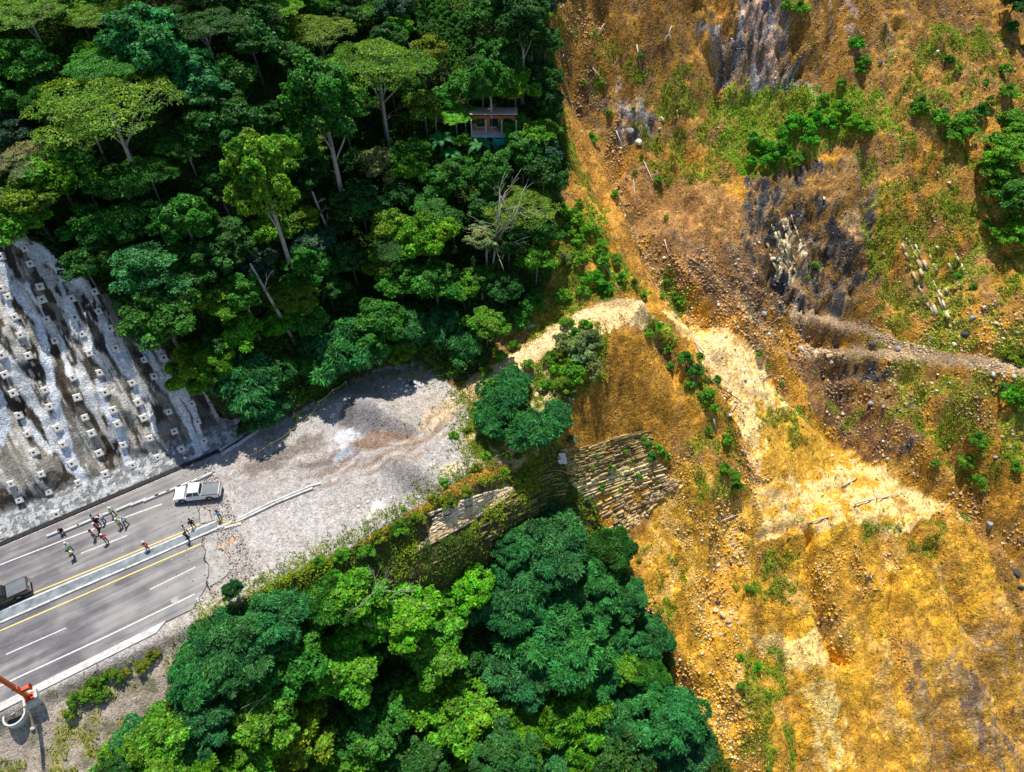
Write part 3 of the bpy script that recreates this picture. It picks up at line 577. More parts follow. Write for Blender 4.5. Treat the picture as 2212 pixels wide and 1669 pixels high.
# traced white run-off streaks, painted as mineral stain on the concrete
XU, XV = np.stack([vx, vy, vz], -1).reshape(-1, 3), None
ST_PX = [[(0,570),(45,640),(80,700),(95,740),(100,790),(120,880),(150,990),(175,1040)], [(20,510),(80,540),(130,580),(190,612)], [(0,620),(30,690),(60,730)], [(225,690),(245,750),(275,810),(310,850)], [(0,760),(35,800),(70,860),(105,920),(120,960)],
         [(300,740),(335,790),(370,850),(400,900),(430,980)], [(345,760),(385,830),(420,900),(445,970)], [(180,720),(205,760),(225,800)], [(225,700),(262,770),(300,830)], [(215,830),(230,880),(245,910)], [(290,850),(330,910),(345,950)],
         [(325,735),(360,800),(400,860),(430,920),(440,960)], [(0,850),(10,900),(0,960)], [(55,915),(90,960),(105,975)], [(170,800),(200,870),(210,905)], [(250,900),(262,960),(280,1000)], [(130,620),(160,680),(168,720)], [(60,620),(100,690),(130,740),(150,800)]]
flatc = (cw * np.array((.98, .93, .85))).reshape(-1, 3)
pxw, pyw = proj(*[q.ravel() for q in (vx, vy, vz)])
uf, sf = UG.ravel(), SG.ravel()
for k, L in enumerate(ST_PX):
    Lw = [plane_hit(a, b) for a, b in L]; Lu = [road_uw(*p) for p in Lw]; Lu = [(a, -b) for a, b in Lu]
    d, par, _ = dline(Lu, uf + (fbm(uf * 1.5, sf * .6, 91, 3) - .5) * .9, sf); wd = .16 + .5 * fbm(uf * .5, sf * .3, 92, 2) * (1.3 if k in (0, 4, 5, 1) else .8)
    mm = (1 - sst(wd * .8, wd * 1.15, d))[:, None]; tint = np.array((.62, .66, .72)) if k % 3 == 0 else np.array((.74, .74, .73)); flatc[:] = flatc + (tint * (.8 + .4 * st2.ravel()[:, None]) - flatc) * mm
wall_mat = ground_mat('sprayed_concrete', 5.0, .40, .08, .9, 11)
wall_root = empty('anchored_slope_wall', (*uw_xy(0, 0), 0)); tag(wall_root, 'stained grey sprayed concrete slope with square white anchor blocks beside the road', 'retaining wall')
wv = XU[u_] - np.array(wall_root.location)
link('concrete_face', raw_mesh('concrete_face', wv, inv_.reshape(-1, 4), flatc[u_], True), wall_mat, wall_root)
A1 = [(85,250),(170,330),(205,428),(422,522),(272,585),(15,603),(285,668),(60,655),(480,660),(635,615),(662,747),(102,787),(318,806),(505,788),(740,866),(555,905),(140,907),(370,942),(948,950),(777,994),(600,1026),(15,1040),(195,1050),(1096,1055),(963,1072),(825,1120),(1151,1138),(672,1158),(1035,1185),(42,1175),(490,1192),(887,1228),(305,1272),(705,1288),(97,1300),(522,1327),(925,1356),(1282,1360),(757,1405),(335,1382),(1130,1418),(132,1443),(568,1455),(962,1458),(1322,1485),(790,1505),(390,1530),(1167,1548),(615,1562),(188,1567),(1005,1597),(1362,1608),(425,1638),(827,1640),(10,385)]
A2 = [(230,188),(665,192),(1055,218),(1212,160),(483,262),(888,272),(706,330),(278,330),(78,395),(527,390),(327,448),(137,508),(380,597),(0,745)]
AN = [((x * .5992) / 1.8517, (800 + y * .5992) / 1.8517) for x, y in A1] + [((x * .5992) / 1.8517, (1700 + y * .5992) / 1.8517) for x, y in A2] + [(-18, 700), (-20, 800), (-30, 900), (-15, 960)]
m_anch = noisy('anchor_concrete', (.62, .58, .52), (.80, .77, .72), 3, .85, .2); m_dark = mat('dark_steel', (.03, .03, .035), .6, .3)
def wall_pt(px, py):
    dx, dy, dz = ray(px, py); a = np.arange(50, 110, .1); X, Y, Zz = dx * a, dy * a, CAMZ + dz * a; u, w_ = road_uw(X, Y); s_ = np.maximum(-w_, 0)
    zz = bil(dn * up, us[0], ss[0], du, u, s_) / nz_ + wall_z(s_); i = int(np.argmax(Zz <= zz)); return Vector((X[i], Y[i], zz[i]))
an0 = None
tilt = Matrix(((RD[0], -RN[0] * math.cos(R(50)), RN[0] * math.sin(R(50))), (RD[1], -RN[1] * math.cos(R(50)), RN[1] * math.sin(R(50))), (0, math.sin(R(50)), math.cos(R(50))))).to_4x4()
mb = MB(); a_, b_ = .47, .36; o_ = .13
V = [(-a_, -a_, -.5), (a_, -a_, -.5), (a_, a_, -.5), (-a_, a_, -.5), (-a_, -a_, .18), (a_, -a_, .18), (a_, a_, .18), (-a_, a_, .18), (-b_, -b_, .34), (b_, -b_, .34), (b_, b_, .34), (-b_, b_, .34), (-o_, -o_, .34), (o_, -o_, .34), (o_, o_, .34), (-o_, o_, .34), (-o_, -o_, .16), (o_, -o_, .16), (o_, o_, .16), (-o_, o_, .16)]
Fq = []
for l0, l1 in ((0, 4), (4, 8), (8, 12), (12, 16)):
    for k in range(4): Fq.append((l0 + k, l0 + (k + 1) % 4, l1 + (k + 1) % 4, l1 + k))
mb.add(V, Fq)
hm = MB(); hm.box((0, 0, .17), (.25, .25, .04)); hm.tube([(0, 0, .18), (0, 0, .3)], .05, 6)
for k, (px, py) in enumerate(AN):
    p = wall_pt(px, py)
    if k == 0:
        an = mb.build('anchor_block', m_anch, wall_root, bevel=.02); hd = hm.build('anchor_head', m_dark, an); an0, hd0 = an, hd
    else:
        an = an0.copy(); COL.objects.link(an); an.parent = wall_root; hd = hd0.copy(); COL.objects.link(hd); hd.parent = an
    an.matrix_local = Matrix.Translation(p - wall_root.location) @ tilt @ Matrix.Rotation(random.uniform(-.12, .12), 4, 'Z') @ Matrix.Scale(random.uniform(.78, .98), 4)

# ---------------------------------------------------------------- road, kerbs, markings
def road_pt(px, py, z=0.0): x, y = on_z(px, py, z); return float(x), float(y)
K2 = 1.8517
def src(x, y): return x / K2, y / K2
m_asph = bpy.data.materials.new('asphalt'); m_asph.use_nodes = True
def asphalt():
    t = m_asph.node_tree; N = t.nodes; L = t.links; b = N['Principled BSDF']; b.inputs['Roughness'].default_value = .85; b.inputs['Specular IOR Level'].default_value = .3
    tc = N.new('ShaderNodeTexCoord'); mp = N.new('ShaderNodeMapping'); mp.inputs['Rotation'].default_value = (0, 0, -R(31.6)); L.new(tc.outputs['Object'], mp.inputs[0])
    m2 = N.new('ShaderNodeMapping'); m2.inputs['Scale'].default_value = (.12, 1.1, 1); L.new(mp.outputs[0], m2.inputs[0])
    a = N.new('ShaderNodeTexNoise'); a.inputs['Scale'].default_value = 1.2; a.inputs['Detail'].default_value = 6; a.inputs['Roughness'].default_value = .65; L.new(m2.outputs[0], a.inputs['Vector'])
    c = N.new('ShaderNodeTexNoise'); c.inputs['Scale'].default_value = .35; c.inputs['Detail'].default_value = 4; L.new(tc.outputs['Object'], c.inputs['Vector'])
    f = N.new('ShaderNodeTexNoise'); f.inputs['Scale'].default_value = 9; f.inputs['Detail'].default_value = 3; L.new(tc.outputs['Object'], f.inputs['Vector'])
    r1 = N.new('ShaderNodeValToRGB'); r1.color_ramp.elements[0].position = .38; r1.color_ramp.elements[1].position = .62
    r1.color_ramp.elements[0].color = (.115, .112, .120, 1); r1.color_ramp.elements[1].color = (.195, .192, .20, 1); L.new(a.outputs[0], r1.inputs[0])
    r2 = N.new('ShaderNodeValToRGB'); r2.color_ramp.elements[0].position = .40; r2.color_ramp.elements[1].position = .66; r2.color_ramp.elements[0].color = (.92, .9, .93, 1); r2.color_ramp.elements[1].color = (1.35, 1.3, 1.25, 1); L.new(c.outputs[0], r2.inputs[0])
    r3 = N.new('ShaderNodeValToRGB'); r3.color_ramp.elements[0].position = .64; r3.color_ramp.elements[1].position = .74; r3.color_ramp.elements[0].color = (0, 0, 0, 1); r3.color_ramp.elements[1].color = (.25, .25, .25, 1); L.new(f.outputs[0], r3.inputs[0])
    mu = N.new('ShaderNodeVectorMath'); mu.operation = 'MULTIPLY'; L.new(r1.outputs[0], mu.inputs[0]); L.new(r2.outputs[0], mu.inputs[1])
    ad = N.new('ShaderNodeVectorMath'); L.new(mu.outputs[0], ad.inputs[0]); L.new(r3.outputs[0], ad.inputs[1]); L.new(ad.outputs[0], b.inputs['Base Color'])
    sx = N.new('ShaderNodeSeparateXYZ'); L.new(mp.outputs[0], sx.inputs[0]); mr = N.new('ShaderNodeMapRange'); mr.inputs[1].default_value = -26; mr.inputs[2].default_value = -8; L.new(sx.outputs[0], mr.inputs[0])
    dn_ = N.new('ShaderNodeMath'); dn_.operation = 'MULTIPLY_ADD'; dn_.inputs[1].default_value = 1.6; dn_.inputs[2].default_value = -.8; L.new(c.outputs[0], dn_.inputs[0]); ds = N.new('ShaderNodeMath'); ds.use_clamp = True; L.new(mr.outputs[0], ds.inputs[0]); L.new(dn_.outputs[0], ds.inputs[1])
    dm = N.new('ShaderNodeMath'); dm.operation = 'MULTIPLY'; dm.inputs[1].default_value = .62; L.new(ds.outputs[0], dm.inputs[0]); mxd = N.new('ShaderNodeMix'); mxd.data_type = 'RGBA'; L.new(dm.outputs[0], mxd.inputs[0]); L.new(ad.outputs[0], mxd.inputs[6]); mxd.inputs[7].default_value = (.36, .34, .32, 1)
    sk = N.new('ShaderNodeMapping'); sk.inputs['Scale'].default_value = (.035, 1.6, 1); L.new(mp.outputs[0], sk.inputs[0]); sn = N.new('ShaderNodeTexNoise'); sn.inputs['Scale'].default_value = 1; sn.inputs['Detail'].default_value = 3; L.new(sk.outputs[0], sn.inputs['Vector']); sr = N.new('ShaderNodeMapRange'); sr.inputs[1].default_value = .40; sr.inputs[2].default_value = .62; sr.inputs[3].default_value = .80; sr.inputs[4].default_value = 1.12; L.new(sn.outputs[0], sr.inputs[0])
    sm_ = N.new('ShaderNodeVectorMath'); sm_.operation = 'SCALE'; L.new(mxd.outputs[2], sm_.inputs[0]); L.new(sr.outputs[0], sm_.inputs['Scale']); L.new(sm_.outputs[0], b.inputs['Base Color'])
    bp = N.new('ShaderNodeBump'); bp.inputs['Strength'].default_value = .4; bp.inputs['Distance'].default_value = .02; L.new(f.outputs[0], bp.inputs['Height']); L.new(bp.outputs[0], b.inputs['Normal'])
asphalt()
m_patch = noisy('worn_concrete', (.28, .27, .25), (.46, .44, .41), 1.2, .9, .2); m_white = noisy('white_paint', (.42, .42, .41), (.74, .74, .72), 5, .7); m_yel = noisy('yellow_paint', (.62, .48, .12), (.82, .68, .22), 5, .7)
m_kerb = noisy('kerb_concrete', (.42, .41, .39), (.68, .67, .64), 1.8, .85, .2); m_slab = noisy('median_slab', (.12, .14, .15), (.28, .31, .34), .9, .9, .2); m_tar = mat('crack_tar', (.03, .028, .028), .95)
def sheet(name, P, z, m, kind='structure'):
    """flat polygon on the road; P in photo points"""
    mb_ = MB(); V = [(*road_pt(a, b, z), z) for a, b in P]; mb_.add(V, [tuple(range(len(V)))[::-1]]); o = mb_.build(name, m)
    if o.data.polygons[0].normal.z < 0: o.data.flip_normals()
    if kind: o['kind'] = kind
    return o
def ribbon(name, P, w_, z, m, wob=0.0, src_=True):
    Q_ = [Vector((*road_pt(*(src(a, b) if src_ else (a, b)), z), z)) for a, b in P]; mb_ = MB(); V = []
    out = []
    for i in range(len(Q_) - 1):
        n_ = max(1, int((Q_[i + 1] - Q_[i]).length / 1.0)) if wob or len(Q_) > 2 else 1
        for k in range(n_): out.append(Q_[i].lerp(Q_[i + 1], k / n_))
    out.append(Q_[-1])
    for i, p in enumerate(out):
        t = (out[min(i + 1, len(out) - 1)] - out[max(i - 1, 0)]).normalized(); nn = Vector((-t.y, t.x, 0)); j = random.uniform(-wob, wob); ww = w_ * random.uniform(.5, 1.5) if wob else w_
        V += [p + nn * (ww / 2 + j), p - nn * (ww / 2 - j)]
    mb_.add(V, [(2 * i, 2 * i + 1, 2 * i + 3, 2 * i + 2) for i in range(len(out) - 1)]); o = mb_.build(name, m); o.data.update()
    if o.data.polygons[0].normal.z < 0: o.data.flip_normals()
    o['kind'] = 'structure'; return o
road_end = [(797,2040),(800,2065),(804,2092),(812,2165),(822,2190),(818,2260),(835,2330),(770,2437)]
rp = [src(a, b) for a, b in road_end]
u0 = [uw_xy(-45, .25), uw_xy(24.5, .25)]; u1 = [uw_xy(-45, 18.9)]
mb_ = MB(); Vr = [(*uw_xy(-45, .3), .004), (*uw_xy(23.0, .3), .004)] + [(*road_pt(a, b, .004), .004) for a, b in rp] + [(*uw_xy(14.5, 18.6), .004), (*uw_xy(-45, 18.6), .004)]
mb_.add(Vr, [tuple(range(len(Vr)))[::-1]]); o = mb_.build('road', m_asph); o['kind'] = 'structure'
if o.data.polygons[0].normal.z < 0: o.data.flip_normals()
sheet('road_end_patch', [src(a, b) for a, b in [(797,2046),(833,2040),(840,2062),(852,2084),(804,2094)]], .006, m_patch)
sheet('road_end_concrete', [src(a, b) for a, b in [(818,2165),(868,2134),(872,2160),(866,2200),(895,2215),(905,2245),(925,2270),(908,2300),(870,2330),(838,2345),(822,2290),(822,2240)]], .006, m_patch)
ribbon('road_crack', [(812,2150),(808,2180),(822,2205),(818,2240),(836,2262),(834,2300),(826,2335),(838,2362)], .13, .010, m_tar, .05)
ribbon('road_crack', [(776,2000),(790,2030),(797,2050),(800,2095)], .06, .010, m_tar, .04)
ribbon('road_crack', [(820,2060),(835,2040),(846,2070),(851,2090)], .05, .010, m_tar, .03)
for nm_, P, w_, m in [('edge_line', [(-250,2362),(0,2260),(323,2135),(647,2017)], .16, m_white), ('lane_line', [(323,2215),(509,2143)], .13, m_white), ('lane_line', [(-200,2440),(-50,2375)], .13, m_white),
                   ('yellow_line', [(-250,2527),(108,2384),(430,2254),(728,2130),(798,2096)], .15, m_yel), ('yellow_line', [(-250,2632),(0,2524),(300,2395),(540,2290),(803,2176)], .15, m_yel),
                   ('lane_line', [(24,2619),(264,2513)], .13, m_white), ('lane_line', [(599,2359),(782,2269)], .13, m_white), ('edge_line', [(-250,2868),(0,2745),(90,2702),(430,2545),(779,2377)], .17, m_white),
                   ('crossed_mark', [(784,2395),(812,2402)], .14, m_white), ('crossed_mark', [(806,2388),(790,2408)], .12, m_white)]:
    ribbon(nm_, P, w_, .009, m)
def oval(px, py, r, r2, m, name='road_cover'):
    x, y = road_pt(*src(px, py), .012); mb_ = MB(); V = []
    for k in range(28):
        a = 2 * math.pi * k / 28; u = r * math.cos(a); v = r2 * math.sin(a); V.append((x + u * RD[0] - v * RD[1], y + u * RD[1] + v * RD[0], .012))
    mb_.add(V, [tuple(range(28))]); o = mb_.build(name, m); return o
m_cov = noisy('cover_iron', (.09, .09, .10), (.14, .14, .15), 6, .8); tag(oval(140, 2507, 1.15, .38, m_cov, 'drain_cover'), 'long dark oval drain cover in the near lane by the dashed line', 'drain cover')
tag(oval(490, 2327, .85, .30, m_cov, 'drain_cover'), 'smaller grey oval drain cover on the yellow line', 'drain cover'); tag(oval(700, 2400, .42, .36, m_patch, 'manhole_cover'), 'round pale manhole cover near the end of the near lane', 'manhole cover')
# median: slab between two kerbs
medT = [(-250,2552),(0,2446),(300,2320),(600,2196),(863,2086)]; medB = [(-250,2597),(0,2491),(300,2360),(600,2232),(869,2113)]
T_ = [Vector((*road_pt(*src(a, b), .14), 0)) for a, b in medT]; B_ = [Vector((*road_pt(*src(a, b), .14), 0)) for a, b in medB]
mb_ = MB(); V = []
for a, b in zip(T_, B_): V += [a + Vector((0, 0, .12)), b + Vector((0, 0, .12))]
mb_.add(V, [(2 * i, 2 * i + 1, 2 * i + 3, 2 * i + 2) for i in range(len(T_) - 1)]); med = mb_.build('median_slab', m_slab); med['kind'] = 'structure'
def kerb_run(A, B_, wd, ht, seglen, name, gap=.03, jit=0.0, m=m_kerb, z0=0.0):
    """one kerb of butted blocks"""
    mb_ = MB(); d = B_ - A; L_ = d.length; n_ = max(1, round(L_ / seglen)); t = d / L_; ang = math.atan2(t.y, t.x)
    for i in range(n_):
        c = A + t * (L_ * (i + .5) / n_); mb_.box((c.x + random.uniform(-jit, jit) * t.y, c.y - random.uniform(-jit, jit) * t.x, z0 + ht / 2 - .05 + random.uniform(-.01, .01)), (L_ / n_ - gap, wd, ht + .1), ang + random.uniform(-jit, jit) * .4)
    return mb_
for nm_, Ls, lab in (('median_kerb', T_, 'long white kerb along the upper side of the road median'), ('median_kerb', B_, 'long jointed white kerb along the lower side of the road median')):
    all_ = MB()
    for a, b in zip(Ls[:-1], Ls[1:]):
        k = kerb_run(a, b, .24, .17, 2.4 if Ls is B_ else 6, nm_, .04); all_.add(k.V, k.F)
    o = all_.build(nm_, m_kerb, bevel=.015); tag(o, lab, 'kerb')
mb_ = MB()
for a, b in ((src(1080 / 1.0, 2012)), (0, 0)),: pass
k1 = [Vector((*road_pt(*src(a, b), .15), 0)) for a, b in [(952,2078),(1100,2006),(1248,1945)]]
for off, nm_, lab in ((-.14, 'lane_kerb', 'twin white kerb crossing the gravel lot, upper strip'), (.2, 'lane_kerb', 'twin white kerb crossing the gravel lot, lower strip')):
    mb_ = MB()
    for a, b in zip(k1[:-1], k1[1:]):
        nn = Vector((RN[0], RN[1], 0)) * off; k = kerb_run(a + nn, b + nn, .24, .16, 3, nm_, .02, .03); mb_.add(k.V, k.F)
    tag(mb_.build(nm_, m_kerb, bevel=.015), lab, 'kerb')
for (a, b, L_, lab) in [(900,2098,1.5,'broken kerb block lying past the end of the median'), (880,2107,1.0,'short broken kerb piece beside the median end'), (930,2102,1.8,'slanting kerb piece among weeds beyond the median'), (1262,1937,1.2,'dark edged kerb stub at the far end of the lot kerb')]:
    x, y = road_pt(*src(a, b), .1); mb_ = MB(); mb_.box((0, 0, .1), (L_, .3, .2)); o = mb_.build('kerb_piece', m_kerb, loc=(x, y, hgt(x, y))); o.rotation_euler = (0, .05, R(31 + random.uniform(-14, 14))); tag(o, lab, 'kerb piece')
# verge strip beside the near lane
sT = [(-250,2925),(0,2805),(234,2700),(440,2600),(749,2449)]; sB = [(-250,2960),(0,2832),(147,2782),(330,2694),(505,2600),(720,2492),(772,2440)]
u_a = [road_uw(*road_pt(*src(a, b), .1)) for a, b in sT]; wT = float(np.mean([q[1] for q in u_a])); wB = float(np.mean([road_uw(*road_pt(*src(a, b), .1))[1] for a, b in sB])); print('strip w', wT, wB, [tuple(round(float(v), 1) for v in q) for q in u_a])
mb_ = MB(); uE = 13.8
for i, (ua, ub) in enumerate([(-44, -20), (-20, -6), (-6, 3), (3, 9), (9, uE)]):
    V = [(*uw_xy(ua + .01, wT), .0), (*uw_xy(ub, wT), .0), (*uw_xy(ub - (1.2 if i == 4 else 0), wB), 0), (*uw_xy(ua + .01, wB), 0)]
    mb_.add([(x, y, -.6) for x, y, z in V] + [(x, y, .13) for x, y, z in V], [(0, 1, 2, 3), (7, 6, 5, 4), (0, 4, 5, 1), (1, 5, 6, 2), (2, 6, 7, 3), (3, 7, 4, 0)])
o = mb_.build('roadside_walkway', m_kerb); bm_fix = o.data; tag(o, None, None, None, 'structure')
# kerb stones standing along the drain at the foot of the slope
kl = [(-150,2216),(0,2148),(60,2130),(130,2100),(200,2076),(290,2042),(345,2024)]
KB = []
u_list = np.arange(-2.5, 27, 2.05)
crop = [(370,722),(475,692),(570,652),(680,607),(830,550),(925,517),(1010,490),(1085,458),(1160,428),(1232,398),(1300,372)]
kb_proto = None
for i, (cx_, cy_) in enumerate(crop + [(1365,345)]):
    px, py = src(cx_ * .5992, 1700 + cy_ * .5992); x, y = road_pt(px, py, .15); mb_ = MB(); mb_.box((0, 0, .13), (1.9, .30, .34), taper=.93)
    o = mb_.build('kerb_block', m_kerb, loc=(x, y, -.02), bevel=.03); o.rotation_euler = (0, 0, R(31.6 + random.uniform(-2, 2) + (6 if i > 9 else 0)))
    L12 = ['leftmost white kerb block, next to the seated man', 'white kerb block second from the left, right of the seated man', 'white kerb block just left of the standing group', 'white kerb block behind the standing group', 'white kerb block right of the hi-vis pair', 'sixth white kerb block from the left along the drain', 'seventh white kerb block from the left along the drain', 'white kerb block midway between group and white pickup', 'white kerb block in front of the white pickup nose', 'white kerb block level with the white pickup hood', 'white kerb block above the white pickup cab', 'last white kerb block, above the white pickup bed']
    tag(o, L12[i], 'kerb block', 'kerb blocks along the drain')
# gutter walls past the road end
gl = [(880,1812),(940,1775),(1005,1730),(1060,1700),(1120,1665)]
for off, lab in ((0, 'broken concrete gutter wall at the foot of the trees'), ):
    mb_ = MB(); Q_ = [Vector((*road_pt(*src(a, b), .1), 0)) for a, b in gl]
    for a, b in zip(Q_[:-1], Q_[1:]):
        for of2 in (-.35, .35):
            nn = Vector((RN[0], RN[1], 0)) * of2; k = kerb_run(a + nn, b + nn, .22, .3, 3, 'g', .05, .08); mb_.add(k.V, k.F)
    tag(mb_.build('concrete_gutter', m_kerb), lab, 'gutter')

# ---------------------------------------------------------------- bedded rock: courses of blocks set into the cliff
def c8(L): return [((1700 + x * .5392) / K2, (1600 + y * .5392) / K2) for x, y in L]
def resample(P, n_):
    P = np.array(P, float); d = np.r_[0, np.cumsum(np.hypot(*(P[1:] - P[:-1]).T))]; t = np.linspace(0, d[-1], n_)
    return np.c_[np.interp(t, d, P[:, 0]), np.interp(t, d, P[:, 1])]
BV, BF, BC = [], [], []
BOXF = np.array([(0, 3, 2, 1), (4, 5, 6, 7), (0, 1, 5, 4), (1, 2, 6, 5), (2, 3, 7, 6), (3, 0, 4, 7)])
def course(P, h, dep, col, lmin=.45, lmax=1.3, keep=.93, jit=.12):
    P = resample(P, 60); x, y, z = hits(P[:, 0], P[:, 1]); Q_ = np.c_[x, y, z]; s_ = np.r_[0, np.cumsum(np.linalg.norm(Q_[1:] - Q_[:-1], axis=1))]; a = 0
    while a < s_[-1]:
        L_ = random.uniform(lmin, lmax); m = a + L_ / 2
        if m > s_[-1]: break
        if random.random() < keep:
            c = np.array([np.interp(m, s_, Q_[:, k]) for k in range(3)]); e = np.array([np.interp(min(m + .6, s_[-1]), s_, Q_[:, k]) for k in range(3)]) - np.array([np.interp(max(m - .6, 0), s_, Q_[:, k]) for k in range(3)])
            t = e / (np.linalg.norm(e) + 1e-9); nn = np.cross(t, (0, 0, 1)); nn /= np.linalg.norm(nn) + 1e-9
            if nn[1] > 0: nn = -nn
            nn = nn * .72 + np.array((0, 0, .69)); nn -= t * (nn @ t); nn /= np.linalg.norm(nn); u = np.cross(nn, t); u = u if u[2] > 0 else -u
            hh = h * random.uniform(.75, 1.1); dd = dep * random.uniform(.8, 1.25); n0 = len(BV)
            c = c - nn * dd * .25 + np.array([random.uniform(-jit, jit) for _ in range(3)]) * .5
            for sz in (-1, 1):
                for sx, sy in ((-1, -1), (1, -1), (1, 1), (-1, 1)):
                    BV.append(c + t * sx * L_ * .47 * random.uniform(.9, 1.03) + nn * (-sy) * dd / 2 * random.uniform(.85, 1.1) + u * sz * hh / 2 * random.uniform(.85, 1.1))
            BF.extend((BOXF + n0).tolist()); cc = np.array(col) * random.uniform(.5, 1.12) * np.array([1, random.uniform(.88, 1.02), random.uniform(.65, 1.05)])
            BC.extend([cc] * 8)
        a += L_
KEYS = [c8(k) for k in ([(1000,375),(1200,345),(1420,275),(1660,225)], [(1060,600),(1250,545),(1450,475),(1670,400)], [(1130,670),(1300,610),(1500,545),(1720,470)], [(1190,750),(1330,690),(1500,625),(1760,560)], [(1330,890),(1500,790),(1700,690),(1900,600)], [(1360,990),(1520,900),(1640,810),(1760,720)], [(1370,1070),(1480,1010),(1580,950)])]
COLB = [(.56, .42, .19), (.48, .36, .16), (.92, .80, .46), (.88, .70, .36), (.55, .42, .24), (.80, .62, .34), (.55, .42, .27)]; NB = [20, 6, 5, 8, 7, 5]
for k in range(6):
    a, b = resample(KEYS[k], 8), resample(KEYS[k + 1], 8)
    for j in range(NB[k]):
        f = (j + random.uniform(-.2, .2)) / NB[k]; f = max(f, 0)
        course(a * (1 - f) + b * f, (.17 if k == 0 else .30) * random.uniform(.7, 1.35), random.uniform(.5, .95), np.array(COLB[k]) * (1 - f) + np.array(COLB[k + 1]) * f, keep=.86 if k < 3 else .66, lmin=.35, lmax=2.0 if k < 4 else 1.3, jit=.07)
LK = [c8(k) for k in ([(20,850),(200,780),(420,700),(620,650)], [(60,900),(250,820),(450,730),(640,665)], [(20,1010),(220,910),(420,800),(630,680)], [(-140,1180),(150,1020),(400,880),(640,700)])]
LC = [(.78, .68, .54), (.82, .70, .52), (.86, .68, .44), (.74, .58, .40)]
for k in range(3):
    a, b = resample(LK[k], 8), resample(LK[k + 1], 8)
    for j in range([4, 9, 6][k]):
        f = j / [4, 9, 6][k]; course(a * (1 - f) + b * f, .24, .7, np.array(LC[k]) * (1 - f) + np.array(LC[k + 1]) * f, .4, 1.1, .94, .04)
MK = [c8(k) for k in ([(640,640),(800,540),(960,430),(1010,380)], [(640,720),(820,620),(980,520),(1080,590)], [(520,860),(760,740),(960,640),(1100,640)], [(0,1260),(300,1130),(600,1000),(820,880)])]
for k in range(3):
    a, b = resample(MK[k], 8), resample(MK[k + 1], 8)
    for j in range([5, 5, 9][k]):
        f = j / [5, 5, 9][k]; course(a * (1 - f) + b * f, .2, .8, (.36, .27, .14), .5, 2.2, .6 if k < 2 else .45, .08)
for base_, n_, dx_, L_ in (((1652, 500), 5, 14, [(0, 0), (10, 35), (24, 72), (38, 100)]), ((1968, 575), 4, 13, [(0, 0), (18, 40), (40, 85), (58, 120)]), ((1945, 530), 3, 16, [(0, 0), (14, 30), (28, 60)]), ((2010, 640), 3, 9, [(0, 0), (12, 35), (25, 70)]), ((2050, 560), 2, 14, [(0, 0), (16, 30), (30, 60)]), ((1885, 520), 2, 10, [(0, 0), (10, 25), (16, 40)])):
    for j in range(n_):
        ox = base_[0] + j * dx_ + random.uniform(-3, 3); oy = base_[1] + random.uniform(-14, 10) - j * 5; g_ = random.uniform(.7, 1.1)
        course([(ox + a * g_, oy + b * g_) for a, b in L_], random.uniform(.22, .42), .5, (.80, .68, .46), .5, 2.2, .74, .3)
BV = np.array(BV); BC = np.array(BC)
struct('rock_strata', raw_mesh('rock_strata', BV, BF, BC), m_stone)

# ---------------------------------------------------------------- loose stone
def cand(n_, x0=-20, x1=88, y0=10, y1=140): return rng.uniform(x0, x1, n_), rng.uniform(y0, y1, n_)
def at_c(A, x, y): return A[np.clip(((x - X0) / ST).astype(int), 0, NX - 1), np.clip(((y - Y0) / ST).astype(int), 0, NY - 1)]
DEN = np.where(zid.reshape(NX - 1, NY - 1) == 0, .34, 0.0); DEN = np.pad(DEN, ((0, 1), (0, 1)))
for L_, w_, k in [(G[0], 3.0, 1.0), (G[1], 3.2, 1.6), (G[2], 2.4, 1.3), (G[3], 3.0, 1.2), (G[4], 1.6, .9), (G[6], 1.5, .7), (G[7], 2.5, .7)]:
    d, _, _ = dline(L_, WX, WY); DEN = DEN + k * np.exp(-(d / w_) ** 2) * (DEN > 0)
for P, k in (([(1500,540),(1640,640),(1760,760),(1700,850),(1560,720),(1440,610)], .8), ([(1750,1190),(1900,1180),(1960,1240),(1900,1290),(1760,1270)], .9), ([(1900,640),(2300,640),(2300,1000),(1900,900)], .5), ([(1330,1040),(1500,960),(1560,1100),(1500,1180),(1360,1180)], .7), ([(1290,270),(1350,260),(1360,330),(1310,320)], .9), ([(1560,30),(2300,30),(2300,1000),(1560,700)], .45), ([(1220,-50),(1600,-50),(1600,330),(1350,330),(1240,200)], .3), ([(1440,500),(1660,540),(1700,800),(1560,720)], .3), ([(1600,1150),(1800,1150),(1900,1669),(1560,1669)], .15)):
    DEN = DEN + k * zone(P) * (DEN > 0)
DEN = DEN * (1 - FLAT * .75) * (1 - Z['slab'] * .6) * sst(.30, .55, fbm(GX * .3, GY * .3, 120, 3)) ** .6
x, y = cand(520000, -8, 92, 12, 140); keep = rng.random(len(x)) < np.where(at_c(DEN, x, y) > .75, at_c(DEN, x, y) * .34, at_c(DEN, x, y) ** 1.7 * .30); x, y = x[keep], y[keep]
n_ = len(x); big = at_c(DEN, x, y); s_ = .035 + (.05 + .15 * sst(.5, 1.4, big)) * rng.random(n_) ** 3.2 + .05 * rng.random(n_)
gc = at_c(CLR, x, y); bc = gc * rng.uniform(.9, 1.5, (n_, 1)) + rng.uniform(.0, .10, (n_, 1)); pale = rng.random(n_) < .13; bc[pale] = np.array((.72, .60, .42)) * rng.uniform(.6, 1.1, (pale.sum(), 1)); dk = rng.random(n_) < .06; bc[dk] = (.10, .10, .11)
open('/tmp/n.txt','a').write(f'stones {n_}\n')
